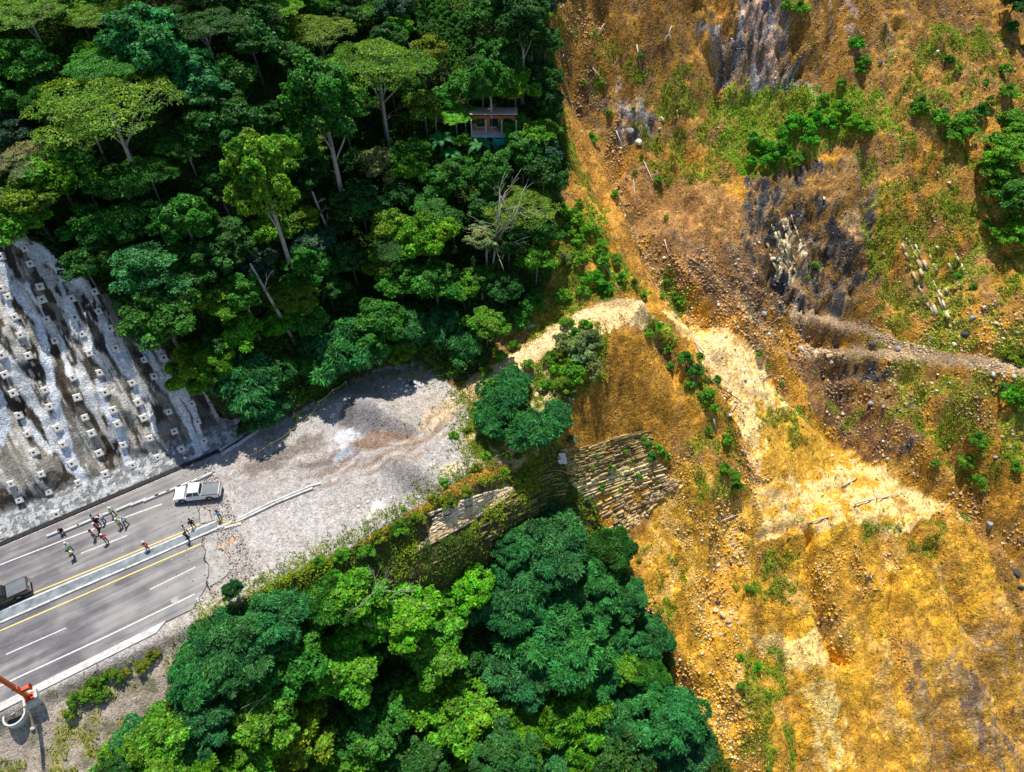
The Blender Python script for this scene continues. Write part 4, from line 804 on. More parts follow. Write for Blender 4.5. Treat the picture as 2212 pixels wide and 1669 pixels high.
tag(stones('rubble', np.c_[x, y, hgt(x, y) + s_ * .15], s_, np.clip(bc, 0, 1), m_stone), 'small broken stones strewn over the orange landslide slopes', 'rubble', None, 'stuff')
# stones on the lot and the verge
DL = np.where(zid.reshape(NX - 1, NY - 1) >= 3, .16, 0.0); DL = np.pad(DL, ((0, 1), (0, 1))); DL = DL * (1 - ((UU < 24) & (WV < 19.3) & (WV > -1)))
for px, py, r, k in ((790, 890, 5, 1.2), (865, 1015, 5, 1.3), (905, 1045, 4, 2.2), (600, 955, 5, .5), (815, 1100, 3, .6), (880, 1080, 3, 1.2)):
    p = at(px, py); DL = DL + (DL > 0) * k * np.exp(-((GX - p.x) ** 2 + (GY - p.y) ** 2) / r ** 2)
DL = DL + .5 * ((WV > 19) & (WV < 34) & (GX < -8) & (DL > 0)) + .4 * ((dlot > 0) & (dlot < 1.8) & (UU > 26) & (WV < 5))
x, y = cand(200000, -62, 5, 6, 75); keep = rng.random(len(x)) < at_c(DL, x, y) * .24; x, y = x[keep], y[keep]; xr_, yr_ = uw_xy(23.5 - np.abs(rng.normal(size=5000)) * 3.2, rng.uniform(.5, 18.3, 5000)); x, y = np.r_[x, xr_], np.r_[y, yr_]; n_ = len(x); s_ = .025 + .09 * rng.random(n_) ** 5
bc = (at_c(CLR, x, y) * .8 + .08).clip(.2, 1) * rng.uniform(.45, 1.5, (n_, 1)) * np.c_[np.ones(n_), rng.uniform(.93, 1.0, n_), rng.uniform(.82, 1.0, n_)]
tag(stones('gravel', np.c_[x, y, np.where((road_uw(x, y)[0] < 24) & (road_uw(x, y)[1] > 0) & (road_uw(x, y)[1] < 18.8), np.maximum(hgt(x, y), .0), hgt(x, y)) + s_ * .1], s_, np.clip(bc, 0, .9), m_stone), 'loose grey crushed stones on the lot and the verge', 'gravel', None, 'stuff'); print('gravel', n_)

# ---------------------------------------------------------------- weeds and undergrowth
def leafmass(name, x, y, z, sz, col, per, lab, cat, upb=.6, asp=.45, spread=.25, m=None, high=.0):
    n_ = len(x); P = np.repeat(np.c_[x, y, z], per, 0); s_ = np.repeat(sz, per); N_ = len(P)
    P = P + rng.normal(size=(N_, 3)) * np.c_[s_, s_, s_ * .5] * spread * 2 + np.c_[np.zeros(N_), np.zeros(N_), s_ * (.35 + high * rng.random(N_))]
    nn = rng.normal(size=(N_, 3)); nn[:, 2] = np.abs(nn[:, 2]) + upb
    v, f = quads(P, nn, s_ * rng.uniform(.7, 1.3, N_), s_ * asp * rng.uniform(.7, 1.3, N_))
    c = np.repeat(np.repeat(col, per, 0) * rng.uniform(.65, 1.35, (N_, 1)), 4, 0)
    return tag(link(name, raw_mesh(name, v, f, np.clip(c, 0, 1)), m or m_weed), lab, cat, None, 'stuff')
x, y = cand(260000, -8, 92, 15, 140); k = at_c(VEG, x, y); keep = rng.random(len(x)) < np.clip(k, 0, 1) ** 1.3 * .8; x, y = x[keep], y[keep]; n_ = len(x); open('/tmp/n.txt','a').write(f'weeds {n_}\n')
vv = fbm(x * .25, y * .25, 130, 3)[:, None]; cc = np.array((.25, .25, .02)) * (1 - sst(.4, .6, vv)) + np.array((.22, .36, .015)) * sst(.4, .6, vv)
bright = at_c(zone([(1560,210),(1700,190),(1900,210),(1940,280),(1800,320),(1750,340),(1600,380),(1550,330)]), x, y)[:, None]; cc = cc * (1 - bright) + np.array((.22, .48, .012)) * bright
br2 = at_c(zone([(1190,450),(1260,430),(1340,560),(1400,640),(1290,650),(1180,650)]), x, y)[:, None] * (fbm(x * .4, y * .4, 131, 2)[:, None] > .45); cc = cc * (1 - br2) + np.array((.12, .36, .012)) * br2
leafmass('weeds', x, y, hgt(x, y), rng.uniform(.14, .34, n_), cc, 5, 'low yellow green weeds spreading over the landslide slopes', 'weeds')
# forest floor growth
x, y = cand(150000, -75, 22, 40, 150); k = at_c(np.pad((zid == 1).reshape(NX - 1, NY - 1), ((0, 1), (0, 1))).astype(float), x, y); keep = k > 0; x, y = x[keep], y[keep]; n_ = len(x)
lump = fbm(x * .35, y * .35, 140, 3); vv = fbm(x * .15, y * .15, 141, 3)[:, None]; cc = np.array((.035, .13, .018)) * (1 - sst(.4, .6, vv)) + np.array((.09, .24, .02)) * sst(.4, .6, vv)
leafmass('undergrowth', x, y, hgt(x, y) + np.maximum(lump - .35, 0) * 6, rng.uniform(.25, .5, n_), cc, 3, 'dark green undergrowth covering the forest floor', 'undergrowth', high=1.0)
x, y = cand(120000, -48, 32, -4, 62); NOC = 1 - inpoly(wpoly([(905,1118),(1010,1075),(1098,1042),(1118,1066),(1020,1130),(955,1180),(895,1190)]), WX2, WY2).astype(float)
k = NOC[np.clip(((x - X0) / ST).astype(int), 0, NX - 1), np.clip(((y - Y0) / ST).astype(int), 0, NY - 1)] * at_c(np.pad((zid == 2).reshape(NX - 1, NY - 1), ((0, 1), (0, 1))).astype(float), x, y); keep = (k > 0) & (rng.random(len(x)) < .3 + .7 * (fbm(x * .4, y * .4, 142, 3) > .48)); x, y = x[keep], y[keep]; n_ = len(x)
vv = fbm(x * .25, y * .25, 143, 3)[:, None]; cc = np.array((.08, .17, .015)) * (1 - sst(.42, .55, vv)) + np.array((.26, .38, .012)) * sst(.42, .55, vv)
leafmass('creepers', x, y, hgt(x, y) + fbm(x * .5, y * .5, 144, 2) * .8, rng.uniform(.16, .36, n_), cc, 4, 'leafy creepers and shrubs on the bank under the gravel lot', 'creepers', high=.8)
# edges of the lot and its shoulders: bright small plants
DE = np.exp(-((dlot - .2) / 1.3) ** 2) * (UU > 16) * (WV > 6) + .8 * SHLD * (nm > .42) + .6 * (np.exp(-((dlot + .3) / 1.2) ** 2) * (WV < 4) * (UU > 36)) + .03 * ((dlot > 0) & (UU > 45))
DE *= NOC
DE += .5 * VERGE * (nm > .53) * sst(19.5, 22, WV)
x, y = cand(200000, -60, 16, 6, 75); keep = rng.random(len(x)) < at_c(DE, x, y) * .55; x, y = x[keep], y[keep]; n_ = len(x); vv = fbm(x * .5, y * .5, 145, 3)[:, None]
cc = np.array((.16, .24, .015)) * (1 - sst(.42, .55, vv)) + np.array((.30, .36, .02)) * sst(.42, .55, vv)
leafmass('edge_weeds', x, y, hgt(x, y), rng.uniform(.12, .30, n_), cc, 4, 'yellow green weeds along the edges of the gravel lot', 'weeds', high=.5)
#==NEXT==
# ---------------------------------------------------------------- tree prototypes
def crown_mesh(name, seed, Rr, Hc, nl, nleaf, leaf, kind='round', z0=0.0, asp=.5, lr=(.22, .40)):
    global rng
    old = rng; rng = np.random.default_rng(seed)
    lobes = []
    for i in range(nl):
        if kind == 'umbrella':
            a = i * 2.4 + rng.uniform(-.4, .4); q = (i + .5) / nl; rr = Rr * .78 * q ** .55; tier = rng.uniform(-.35, .25)
            lobes.append((rr * math.cos(a), rr * math.sin(a), Hc * (1 - (rr / Rr) ** 2 * .9) + Hc * tier, Rr * rng.uniform(.20, .36), Rr * rng.uniform(.045, .085)))
        elif kind == 'tiered':
            a = i * 2.4 + rng.uniform(-.4, .4); q = (i % 6 + .5) / 6; zt = 1 - 2 * (i / nl); rr = Rr * (.25 + .6 * q) * (1 - max(zt, 0) * .55)
            lobes.append((rr * math.cos(a), rr * math.sin(a), Hc * zt - rr * .12, Rr * rng.uniform(.24, .38), Rr * rng.uniform(.07, .12)))
        else:
            u = rng.normal(size=3); u /= np.linalg.norm(u); u[2] = abs(u[2]) * 1.0 - .25; k = rng.uniform(.35, .98) ** .8
            l = Rr * rng.uniform(*lr) * (1.25 - .5 * k); lobes.append((u[0] * Rr * k, u[1] * Rr * k, u[2] * Hc * k * 1.15, l, l * rng.uniform(.6, .85) * min(Hc / Rr, 1.25)))
    if kind == 'round': lobes.append((0, 0, 0, Rr * .55, Hc * .6))
    Lb = np.array(lobes); wgt = Lb[:, 3] ** 2; wgt /= wgt.sum(); P = []; N_ = []; Cc = []; T = []
    lt = rng.uniform(.72, 1.25, len(Lb)); hu = rng.uniform(-1, 1, len(Lb))
    M = int(nleaf * 1.9); li = rng.choice(len(Lb), M, p=wgt); d = rng.normal(size=(M, 3)); d /= np.linalg.norm(d, axis=1)[:, None]
    low = -.55 if kind == 'round' else -.3; bad = d[:, 2] < low; d[bad, 2] *= -1
    # small leaf bunches give the surface its texture
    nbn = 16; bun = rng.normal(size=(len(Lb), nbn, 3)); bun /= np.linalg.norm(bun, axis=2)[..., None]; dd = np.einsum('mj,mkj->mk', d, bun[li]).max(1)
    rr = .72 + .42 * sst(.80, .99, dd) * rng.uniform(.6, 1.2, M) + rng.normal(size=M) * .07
    p = Lb[li, :3] + d * rr[:, None] * np.c_[Lb[li, 3], Lb[li, 3], Lb[li, 4]]
    q = (p[:, None, :] - Lb[None, :, :3]) / np.stack([Lb[:, 3], Lb[:, 3], Lb[:, 4]], -1)[None]; ins = ((q ** 2).sum(-1) < .55).any(1)
    ok = ~ins & (rng.random(M) < .22 + .78 * sst(.80, .93, dd)); p, d, li, dd = p[ok][:nleaf], d[ok][:nleaf], li[ok][:nleaf], dd[ok][:nleaf]; M = len(p)
    nn = d * .55 + rng.normal(size=(M, 3)) * .42; nn[:, 2] += .55
    if kind in ('umbrella', 'tiered'): nn[:, 2] += .6
    tg = None
    if asp < .35: tg = np.c_[d[:, :2] + rng.normal(size=(M, 2)) * .45, -.45 + rng.normal(size=M) * .25]
    s_ = leaf * rng.uniform(.65, 1.35, M); v, f = quads(p + np.array((0, 0, z0)), nn, s_, s_ * asp, tg, .5)
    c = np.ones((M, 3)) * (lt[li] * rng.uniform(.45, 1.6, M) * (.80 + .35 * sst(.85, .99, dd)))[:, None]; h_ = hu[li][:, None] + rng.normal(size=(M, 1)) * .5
    c *= np.clip(1 + h_ * np.array((.22, .03, -.05)), .4, 1.8); ye = rng.random(M) < .035; c[ye] *= np.array((2.1, 1.25, .8))
    rng = old
    return raw_mesh(name, v, f, np.repeat(c, 4, 0)), Lb
def trunk_mesh(name, seed, H, r, Lb, z0, lean=.06, nb=5, low=-1.5):
    rnd = random.Random(seed); mb_ = MB(); dx, dy = rnd.uniform(-lean, lean) * H, rnd.uniform(-lean, lean) * H; top = z0 + .3
    P = [(0, 0, low)] + [(dx * math.sin(t * 1.57) , dy * t * t, top * t) for t in (.0, .25, .5, .75, 1)]; P[1] = (0, 0, 0)
    mb_.tube(P, [r * 1.35, r * 1.15, r * .9, r * .8, r * .66, r * .4], 8)
    ids = sorted(range(len(Lb)), key=lambda i: -Lb[i][3])[:nb * 2]; rnd.shuffle(ids)
    for i in ids[:nb]:
        e = Vector((Lb[i][0], Lb[i][1], Lb[i][2] + z0)); s_ = Vector(P[3]).lerp(Vector(P[5]), rnd.uniform(.1, .8)); m = s_.lerp(e, .5) + Vector((0, 0, -.05 * H * rnd.random()))
        mb_.tube([s_, m, e], [r * .42, r * .28, r * .08], 5)
    me = bpy.data.meshes.new(name); me.from_pydata(mb_.V, [], mb_.F); me.update(); me.polygons.foreach_set('use_smooth', [True] * len(me.polygons)); return me
PROTO = {}
def proto(key, R_, Hc, H, r, tm, **k):
    cr, Lb = crown_mesh('crown', k.pop('seed'), R_, Hc, k.pop('nl'), k.pop('nleaf'), k.pop('leaf'), z0=H, **k)
    tr = trunk_mesh('trunk', len(PROTO) + 5, H, r, Lb, H); PROTO[key] = (R_, H, cr, tr, tm, Hc)
for i in range(4): proto(f'broad{i}', 3.0, 2.4, 5.0, .17, m_bark, seed=10 + i, nl=24 + i, nleaf=8600, leaf=.32, asp=.55)
for i in range(3): proto(f'tall{i}', 3.6, 4.6, 10.0, .26, m_palebark, seed=20 + i, nl=34, nleaf=13500, leaf=.33, asp=.55, lr=(.17, .30))
for i in range(3): proto(f'umb{i}', 6.5, 1.9, 9.0, .24, m_palebark, seed=30 + i, nl=34, nleaf=15000, leaf=.27, asp=.45, kind='umbrella')
for i in range(2): proto(f'tier{i}', 4.5, 3.2, 7.0, .2, m_bark, seed=35 + i, nl=26, nleaf=12000, leaf=.28, asp=.45, kind='tiered')
for i in range(3): proto(f'feath{i}', 4.2, 3.0, 5.5, .15, m_bark, seed=40 + i, nl=36, nleaf=23000, leaf=.52, asp=.24, lr=(.17, .30))
for i in range(3): proto(f'bush{i}', 1.4, 1.1, .7, .05, m_bark, seed=50 + i, nl=13, nleaf=2300, leaf=.22, asp=.42)
for i in range(2): proto(f'tuft{i}', .7, .6, .3, .03, m_bark, seed=55 + i, nl=5, nleaf=520, leaf=.16, asp=.35)
for i in range(2): proto(f'shrub{i}', 2.6, 1.7, 1.5, .08, m_bark, seed=60 + i, nl=24, nleaf=7000, leaf=.26, asp=.5)
for i in range(2): proto(f'spray{i}', 2.6, 1.8, 1.6, .07, m_bark, seed=65 + i, nl=24, nleaf=9500, leaf=.46, asp=.24)
def place(key, pos, scale, col, look, cat, group, rz=None, sz=1.0, name='tree', label=None):
    R_, H, cr, tr, tm, Hc = PROTO[key]; e = empty(name, pos, random.uniform(0, 6.28) if rz is None else rz); e.scale = (scale, scale, scale * sz)
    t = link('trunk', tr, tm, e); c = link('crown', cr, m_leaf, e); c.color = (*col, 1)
    if label: tag(e, label, cat, group)
    else: where(e, look, cat, group, Vector(pos) + Vector((0, 0, H * scale * sz)))
    return e
GC = dict(dk=(.034, .135, .018), md=(.050, .21, .018), gr=(.11, .31, .014), lm=(.13, .37, .012), yl=(.19, .26, .012), ol=(.12, .25, .012), tl=(.045, .22, .055), bl=(.045, .12, .06), gy=(.19, .25, .08), br=(.075, .33, .010))
LK_ = dict(dk='dark green', md='mid green', gr='fresh green', lm='bright lime green', yl='yellowish', ol='olive green', tl='teal green', bl='bluish green', gy='greyish', br='vivid green')
SH_ = dict(broad='bushy', tall='tall slender', umb='flat-topped', tier='tiered', feath='feathery', bush='low', tuft='tiny', shrub='leafy', spray='feathery')
TREES = [] # placed crown centres (x, y, radius)
def img_tree(px, py, rpx, key, c, label=None, hs=None, group=None, sz=1.0, name='tree', var=.12):
    R_, H, *_ = PROTO[key]; h = H
    for _ in range(3):
        x, y, z = hits(px, py, h); dep = cp * y[0] - sp * (z[0] - CAMZ); s_ = rpx * dep / FPX / R_; h = H * s_ * sz if hs is None else hs
    if hs is not None: sz = hs / (H * s_)
    x, y = float(x[0]), float(y[0]); TREES.append((x, y, rpx * dep / FPX)); col = np.array(GC[c]) * np.array([random.uniform(1 - var, 1 + var) for _ in range(3)])
    cat = 'bush' if key[:4] in ('bush', 'tuft') else 'tree'
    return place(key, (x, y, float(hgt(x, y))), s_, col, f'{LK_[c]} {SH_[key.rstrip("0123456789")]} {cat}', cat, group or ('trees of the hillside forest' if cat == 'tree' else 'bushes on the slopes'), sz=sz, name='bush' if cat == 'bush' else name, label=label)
T = img_tree
T(235,245,150,'umb0','ol','huge olive green layered umbrella tree spreading over the upper left forest',sz=1.0); T(250,150,95,'umb1','md'); T(170,300,80,'umb2','ol'); T(60,40,95,'umb1','ol',sz=.9); T(300,95,90,'broad0','tl'); T(370,130,70,'broad1','tl'); T(430,190,65,'tall0','tl',sz=.7)
T(820,165,120,'umb2','ol','wide yellow green umbrella tree standing left of the coffee rows',sz=1.15); T(740,230,75,'umb0','md'); T(690,75,78,'umb0','ol','flat olive umbrella tree near the top edge between dark crowns'); T(600,25,60,'umb1','lm'); T(920,115,45,'broad2','yl','yellow leafed tree just below the coffee rows'); T(700,240,95,'tall1','md','very tall dense green tree with long bare reddish trunk in mid forest',sz=1.15); T(575,400,85,'tall0','gr','tall leafy tree on the long leaning pale trunk',sz=1.30)
T(925,510,62,'broad3','lm','bright lime green round tree in the middle of the forest',sz=1.2); T(1060,180,50,'tall2','md'); T(1130,60,60,'tall1','dk'); T(1100,130,50,'broad1','dk'); T(1170,170,42,'broad0','dk'); T(1185,215,36,'broad2','dk'); T(985,250,48,'umb1','lm','bright flat lime tree hanging over the pale shed roof',sz=.7)
T(1046,306,13,'broad1','gr'); T(1094,300,13,'broad2','md'); T(1078,338,20,'broad0','gr'); T(1020,318,16,'broad3','gr'); T(1045,345,22,'broad1','gr'); T(1000,305,20,'broad2','gr'); T(1100,325,20,'broad3','md'); T(1150,300,42,'broad0','gr'); T(1180,280,34,'broad1','gr'); T(1140,350,36,'umb2','lm','small vivid layered tree right below the brick house',sz=.6); T(1060,375,42,'tall2','md'); T(1100,270,26,'broad3','gr'); T(1020,255,24,'broad1','md'); T(1125,265,24,'broad2','gr')
T(1120,455,82,'umb0','ol','sparse umbrella tree with bare grey limbs by the slide edge',sz=.8); T(1165,500,45,'broad1','md'); T(1160,560,42,'broad0','gr'); T(1050,520,46,'tall0','gy',sz=.7)
T(330,600,95,'tier0','tl','layered teal tree reaching over the concrete slope edge'); T(350,680,85,'broad3','md'); T(390,620,55,'umb2','gr'); T(430,790,70,'feath1','gr'); T(540,830,92,'spray0','tl','wide feathery teal tree at the far left end of the lot'); T(580,890,50,'spray1','tl'); T(480,810,55,'feath2','tl')
T(740,755,88,'spray1','tl','broad feathery tree overhanging the lot fence'); T(690,790,60,'spray0','md'); T(890,705,70,'spray0','tl'); T(820,700,60,'broad2','md'); T(960,700,55,'spray1','tl'); T(1000,740,55,'spray0','tl'); T(1050,700,45,'broad1','gr'); T(940,610,62,'broad0','md'); T(870,750,45,'spray1','gr'); T(600,700,40,'feath1','gr'); T(660,690,45,'broad3','md'); T(1110,690,36,'bush0','md'); T(1140,660,34,'bush1','md')
T(50,350,80,'umb2','gy'); T(60,430,70,'broad3','ol'); T(120,380,70,'broad2','gr'); T(40,480,60,'broad1','gr'); T(210,500,65,'broad0','md'); T(290,470,60,'broad1','md'); T(180,570,50,'broad2','dk'); T(250,400,60,'broad3','md'); T(320,380,70,'umb1','md'); T(400,480,70,'tall2','md',sz=.8); T(450,560,70,'tall1','dk',sz=.7); T(240,560,60,'umb0','md'); T(480,650,60,'broad0','gr'); T(520,720,50,'broad1','gr')
T(590,330,60,'broad2','gr'); T(620,130,60,'tall0','dk',sz=.6); T(540,80,70,'broad1','dk'); T(440,60,80,'umb0','dk'); T(470,260,80,'broad3','dk'); T(500,170,60,'broad2','md'); T(640,480,50,'broad1','ol'); T(660,580,55,'broad2','md'); T(780,440,60,'broad0','dk'); T(860,600,50,'broad3','md')
T(1000,620,40,'broad2','gr'); T(1040,600,36,'tall1','md',sz=.6); T(1090,620,38,'broad3','dk'); T(820,360,50,'broad2','gy'); T(870,420,46,'broad1','dk'); T(950,400,46,'broad0','md'); T(890,330,44,'broad1','md'); T(760,560,48,'broad3','dk'); T(1050,440,44,'tall2','dk',sz=.7)
# trees of the valley below the lot, close to the lens
V_ = 'trees growing up from the valley'
for a in ((1190,1170,100,'feath0','tl','highest feathery teal tree against the layered cliff'), (1260,1260,85,'feath1','tl',None), (1110,1280,95,'feath2','tl',None), (1200,1380,120,'feath1','tl','largest feathery teal crown in the valley trees'), (1290,1440,75,'feath0','tl',None), (1330,1370,48,'feath2','tl',None), (1110,1440,90,'feath0','tl',None), (1230,1530,95,'feath2','gr',None), (1010,1270,55,'broad2','lm','yellow green leafy tree left of the feathery valley crowns'),
          (840,1330,95,'broad1','lm','pale green tree threaded with bare grey twigs'), (920,1390,85,'broad0','gr',None), (760,1280,70,'broad2','gr',None), (600,1330,80,'feath2','tl',None), (500,1400,100,'feath0','tl','feathery dark teal tree leaning over the walkway end'), (440,1450,75,'feath1','tl',None), (620,1420,85,'broad3','md',None), (560,1520,90,'broad1','gr',None), (430,1550,80,'feath2','tl',None), (720,1450,90,'broad0','gr',None),
          (990,1540,80,'broad3','lm','bright lime crowned tree near the bottom middle'), (900,1520,70,'broad1','gr',None), (640,1590,75,'broad2','yl','yellow green tree at the bottom edge left of centre'), (800,1560,80,'broad3','md',None), (1440,1540,85,'feath1','tl','lone teal feathery tree at the foot of the debris'), (1480,1620,70,'feath0','tl',None), (1330,1630,75,'broad2','dk',None), (1090,1640,80,'tall0','dk',None), (900,1650,70,'broad1','dk',None), (330,1620,80,'broad0','gr',None), (250,1650,60,'bush0','gr',None), (740,1640,60,'broad0','gr',None), (530,1640,70,'broad3','gr',None), (1390,1490,45,'feath2','tl',None)):
    T(*a[:5], label=a[5], group=V_, sz=.9)
T(500,1275,24,'feath2','tl','thin feathery sapling rising over the road end', group=V_, sz=1.5)
for a in ((1090,860,62,'feath0','tl'), (1150,930,70,'feath2','tl'), (1060,905,50,'feath1','tl'), (1200,900,45,'feath1','tl'), (1110,820,40,'feath2','tl')): T(a[0], a[1], a[2], 'spray' + str(a[0] % 2), a[4], group='feathery trees on the lot shoulder')
for a in ((1255,760,40,'bush0','gy'), (1240,800,36,'bush1','gr'), (1275,730,34,'bush2','gy'), (1215,740,26,'bush0','gy'), (1270,790,34,'bush1','gy'), (1225,830,28,'bush2','ol')): T(*a)
for a in ((1280,300,28,'bush2','lm'), (1250,440,22,'bush0','gr')): T(a[0], a[1], a[2] * .6, a[3], a[4])
# slide side shrubs
for i, (px, py, r, c) in enumerate([(1630,300,20,'br'),(1655,320,24,'br'),(1690,325,30,'br'),(1660,345,22,'br'),(1720,265,26,'br'),(1755,262,28,'br'),(1790,268,24,'br'),(1690,290,22,'br'),(1750,300,22,'br'),(1625,350,16,'br'),(1720,345,22,'gr'),(1760,240,18,'lm'),(1800,250,22,'lm'),(1840,262,20,'lm'),(1870,275,18,'lm'),(1820,230,20,'lm'),(1780,215,18,'lm'),(1860,150,14,'br'),(1850,95,20,'br'),(1865,130,16,'gr'),(1730,18,22,'gr'),(1700,14,16,'gr'),(1820,180,14,'gr'),(1990,225,22,'gr'),(2030,255,26,'gr'),(2080,270,34,'gr'),(2060,290,26,'gr'),(2090,255,22,'gr'),(1980,240,16,'gr'),
        (2120,240,22,'md'),(2170,150,16,'gr'),(2050,130,14,'md'),(2070,150,10,'gr'),(2130,180,12,'gr'),(2190,60,18,'md'),(2180,200,22,'gr'),(2140,220,16,'yl'),(1760,575,12,'gr'),(1745,600,9,'gr'),(2070,595,14,'gr'),(2105,620,12,'gr'),(2130,485,16,'gr'),(2180,850,28,'br'),(2205,860,26,'br'),(2110,950,22,'gr'),(2090,1000,24,'ol'),(2110,1040,22,'gr'),(2195,770,22,'yl'),(2170,760,14,'yl'),(2020,1000,12,'gr'),(2195,1010,16,'gr'),
        (1425,970,14,'gr'),(1400,960,12,'gr'),(1440,985,10,'gr'),(1570,950,15,'gr'),(1585,1030,17,'gr'),(1565,1010,14,'gr'),(1530,930,12,'gr'),(1595,1050,12,'md'),(1480,770,18,'md'),(1500,800,22,'md'),(1530,855,20,'gr'),(1510,770,14,'gr'),(1490,830,12,'gr'),(1450,790,12,'gr'),(1420,705,14,'lm'),(1400,720,12,'lm'),(1540,880,12,'lm'),(1440,755,12,'gr'),(1550,820,12,'md'),
        (1330,420,12,'gr'),(1340,115,6,'lm'),(1300,180,9,'lm'),(1315,245,10,'lm'),(1265,180,8,'gr'),(1420,390,12,'gr'),(1440,470,9,'gr'),(1460,640,12,'lm'),(1470,655,12,'lm'),(1440,610,10,'lm'),(1325,1250,10,'br'),(1335,1210,12,'gr'),(1345,1235,9,'br'),(1590,1270,8,'gr'),(1640,765,10,'gr'),(1660,790,8,'gr'),(1690,830,8,'gr'),(1430,640,8,'gr'),(1600,1480,12,'gr'),(1635,1440,12,'br'),(1600,1420,10,'gr'),(1660,1500,8,'gr'),(1440,1400,10,'gr'),(1450,1430,12,'gr'),(1380,1210,7,'gr'),(1710,1630,9,'gr'),(1660,1660,9,'gr'),(1620,1275,13,'ol'),
        (1190,770,20,'gr'),(1205,800,18,'lm'),(1225,700,18,'gr'),(1245,720,18,'gr'),(1265,700,16,'lm'),(1180,830,18,'gr'),(1210,770,16,'yl'),(1235,860,14,'gy'),(1140,785,14,'lm'),(1050,800,16,'gr'),(1080,770,16,'lm'),(1110,745,14,'gr'),(1060,830,14,'lm'),(1235,950,16,'gy'),(1290,985,9,'gr'),(1320,1010,10,'gr'),(1350,975,9,'lm'),(1300,1050,10,'gr'),(1280,1010,8,'lm'),(1365,1000,9,'gr'),(1380,1030,10,'gr'),(1340,1060,8,'gr'),(1270,1075,9,'gr'),(1410,985,14,'md'),(1390,945,8,'lm'),(1240,470,26,'lm'),(1275,500,24,'lm'),(1225,500,20,'gr'),(1300,560,24,'gr'),(1280,600,26,'br'),(1310,620,20,'br'),(1250,560,22,'gr'),(1330,560,16,'gr'),(1345,600,16,'lm'),(1215,640,22,'gr'),(1160,640,24,'md'),(1370,610,12,'md'),(1250,520,18,'lm'),(1220,560,18,'gy'),(1390,640,10,'gr'),(1260,630,18,'gr'),(1295,530,18,'lm'),(1210,450,20,'lm'),
        (1030,1010,14,'yl'),(1010,1060,16,'yl'),(970,1085,18,'yl'),(935,1075,12,'yl'),(900,1120,20,'yl'),(860,1140,22,'gr'),(820,1160,20,'yl'),(790,1190,22,'gr'),(740,1200,20,'gr'),(1050,985,12,'lm'),(1090,985,14,'gr'),(1120,985,12,'gr'),(980,940,12,'lm'),(1010,930,12,'yl'),(690,1215,18,'gr'),(870,1100,8,'br'),(960,1040,12,'lm'),(1090,1020,12,'gr'),(640,905,8,'lm'),(655,895,8,'lm'),
        (200,1480,26,'ol'),(170,1510,24,'ol'),(240,1460,22,'ol'),(215,1500,22,'ol'),(150,1545,16,'ol'),(300,1440,18,'yl'),(330,1415,16,'yl'),(270,1455,14,'yl'),(320,1430,14,'yl'),(345,1560,16,'gr'),(380,1500,22,'tl'),(290,1600,20,'gr')]):
    T(px, py, r, f'bush{i % 3}' if r > 9 else f'tuft{i % 2}', c)
# right edge trees
for a in ((2185,330,60,'broad0','gr'), (2200,420,62,'broad1','md'), (2150,370,42,'umb2','gr'), (2190,500,45,'broad2','gr'), (2200,270,45,'broad3','gr')): T(a[0], a[1], a[2], 'shrub' + str(a[1] // 10 % 2), a[4], group='trees at the right edge')
T(2195,5,40,'broad0','dk','dark tree crown in the top right corner', hs=4)
for a in ((1190,160,26,'broad1','dk'), (1175,90,40,'broad3','dk'), (1180,240,34,'broad0','dk'), (1150,20,40,'tall1','dk'), (1050,30,46,'broad2','md'), (1060,100,36,'broad3','md'), (1020,170,34,'broad0','gr'), (960,210,36,'broad1','md'), (880,190,40,'broad2','md'), (860,60,34,'broad0','gr'), (830,20,40,'broad1','dk'), (760,30,46,'broad3','dk')): T(*a)
# coffee rows
CB = [(1065,90),(1165,60),(1250,55),(1350,65),(1445,75),(1165,110),(1255,115),(1360,115),(1430,130),(1520,130),(1145,160),(1240,155),(1345,165),(1450,180),(1560,190),(1155,205),(1250,215),(1350,215),(1455,235),(1555,240),(1460,290),(1565,300),(1475,350),(1580,365),(1060,20),(1250,10),(1350,15),(1440,20),(960,85),(1010,140),(1055,210),(1050,150),(1160,10),(1560,130),(1650,200),(1640,150),(1350,265),(1250,270),(1480,400),(1600,430),(1550,470),(960,30)]
COFFEE_EX = []
for i, (a, b) in enumerate(CB):
    px, py = src(1000 + a * .5425, b * .5425); e = T(px, py, 14.5, f'bush{i % 3}', 'br' if i % 4 == 0 else 'gr', group='coffee bushes in rows', label='-'); e.name = 'coffee_bush'; COFFEE_EX.append((px, py)); del e['label']
    c_ = [q for q in e.children if q.name.startswith('crown')][0]; c_.color = (.035 + .02 * random.random(), .17 + .06 * random.random(), .015, 1)
    where(e, 'round coffee bush in planted rows', 'coffee bush', 'coffee bushes in rows', e.location, avoid='the coffee rows')
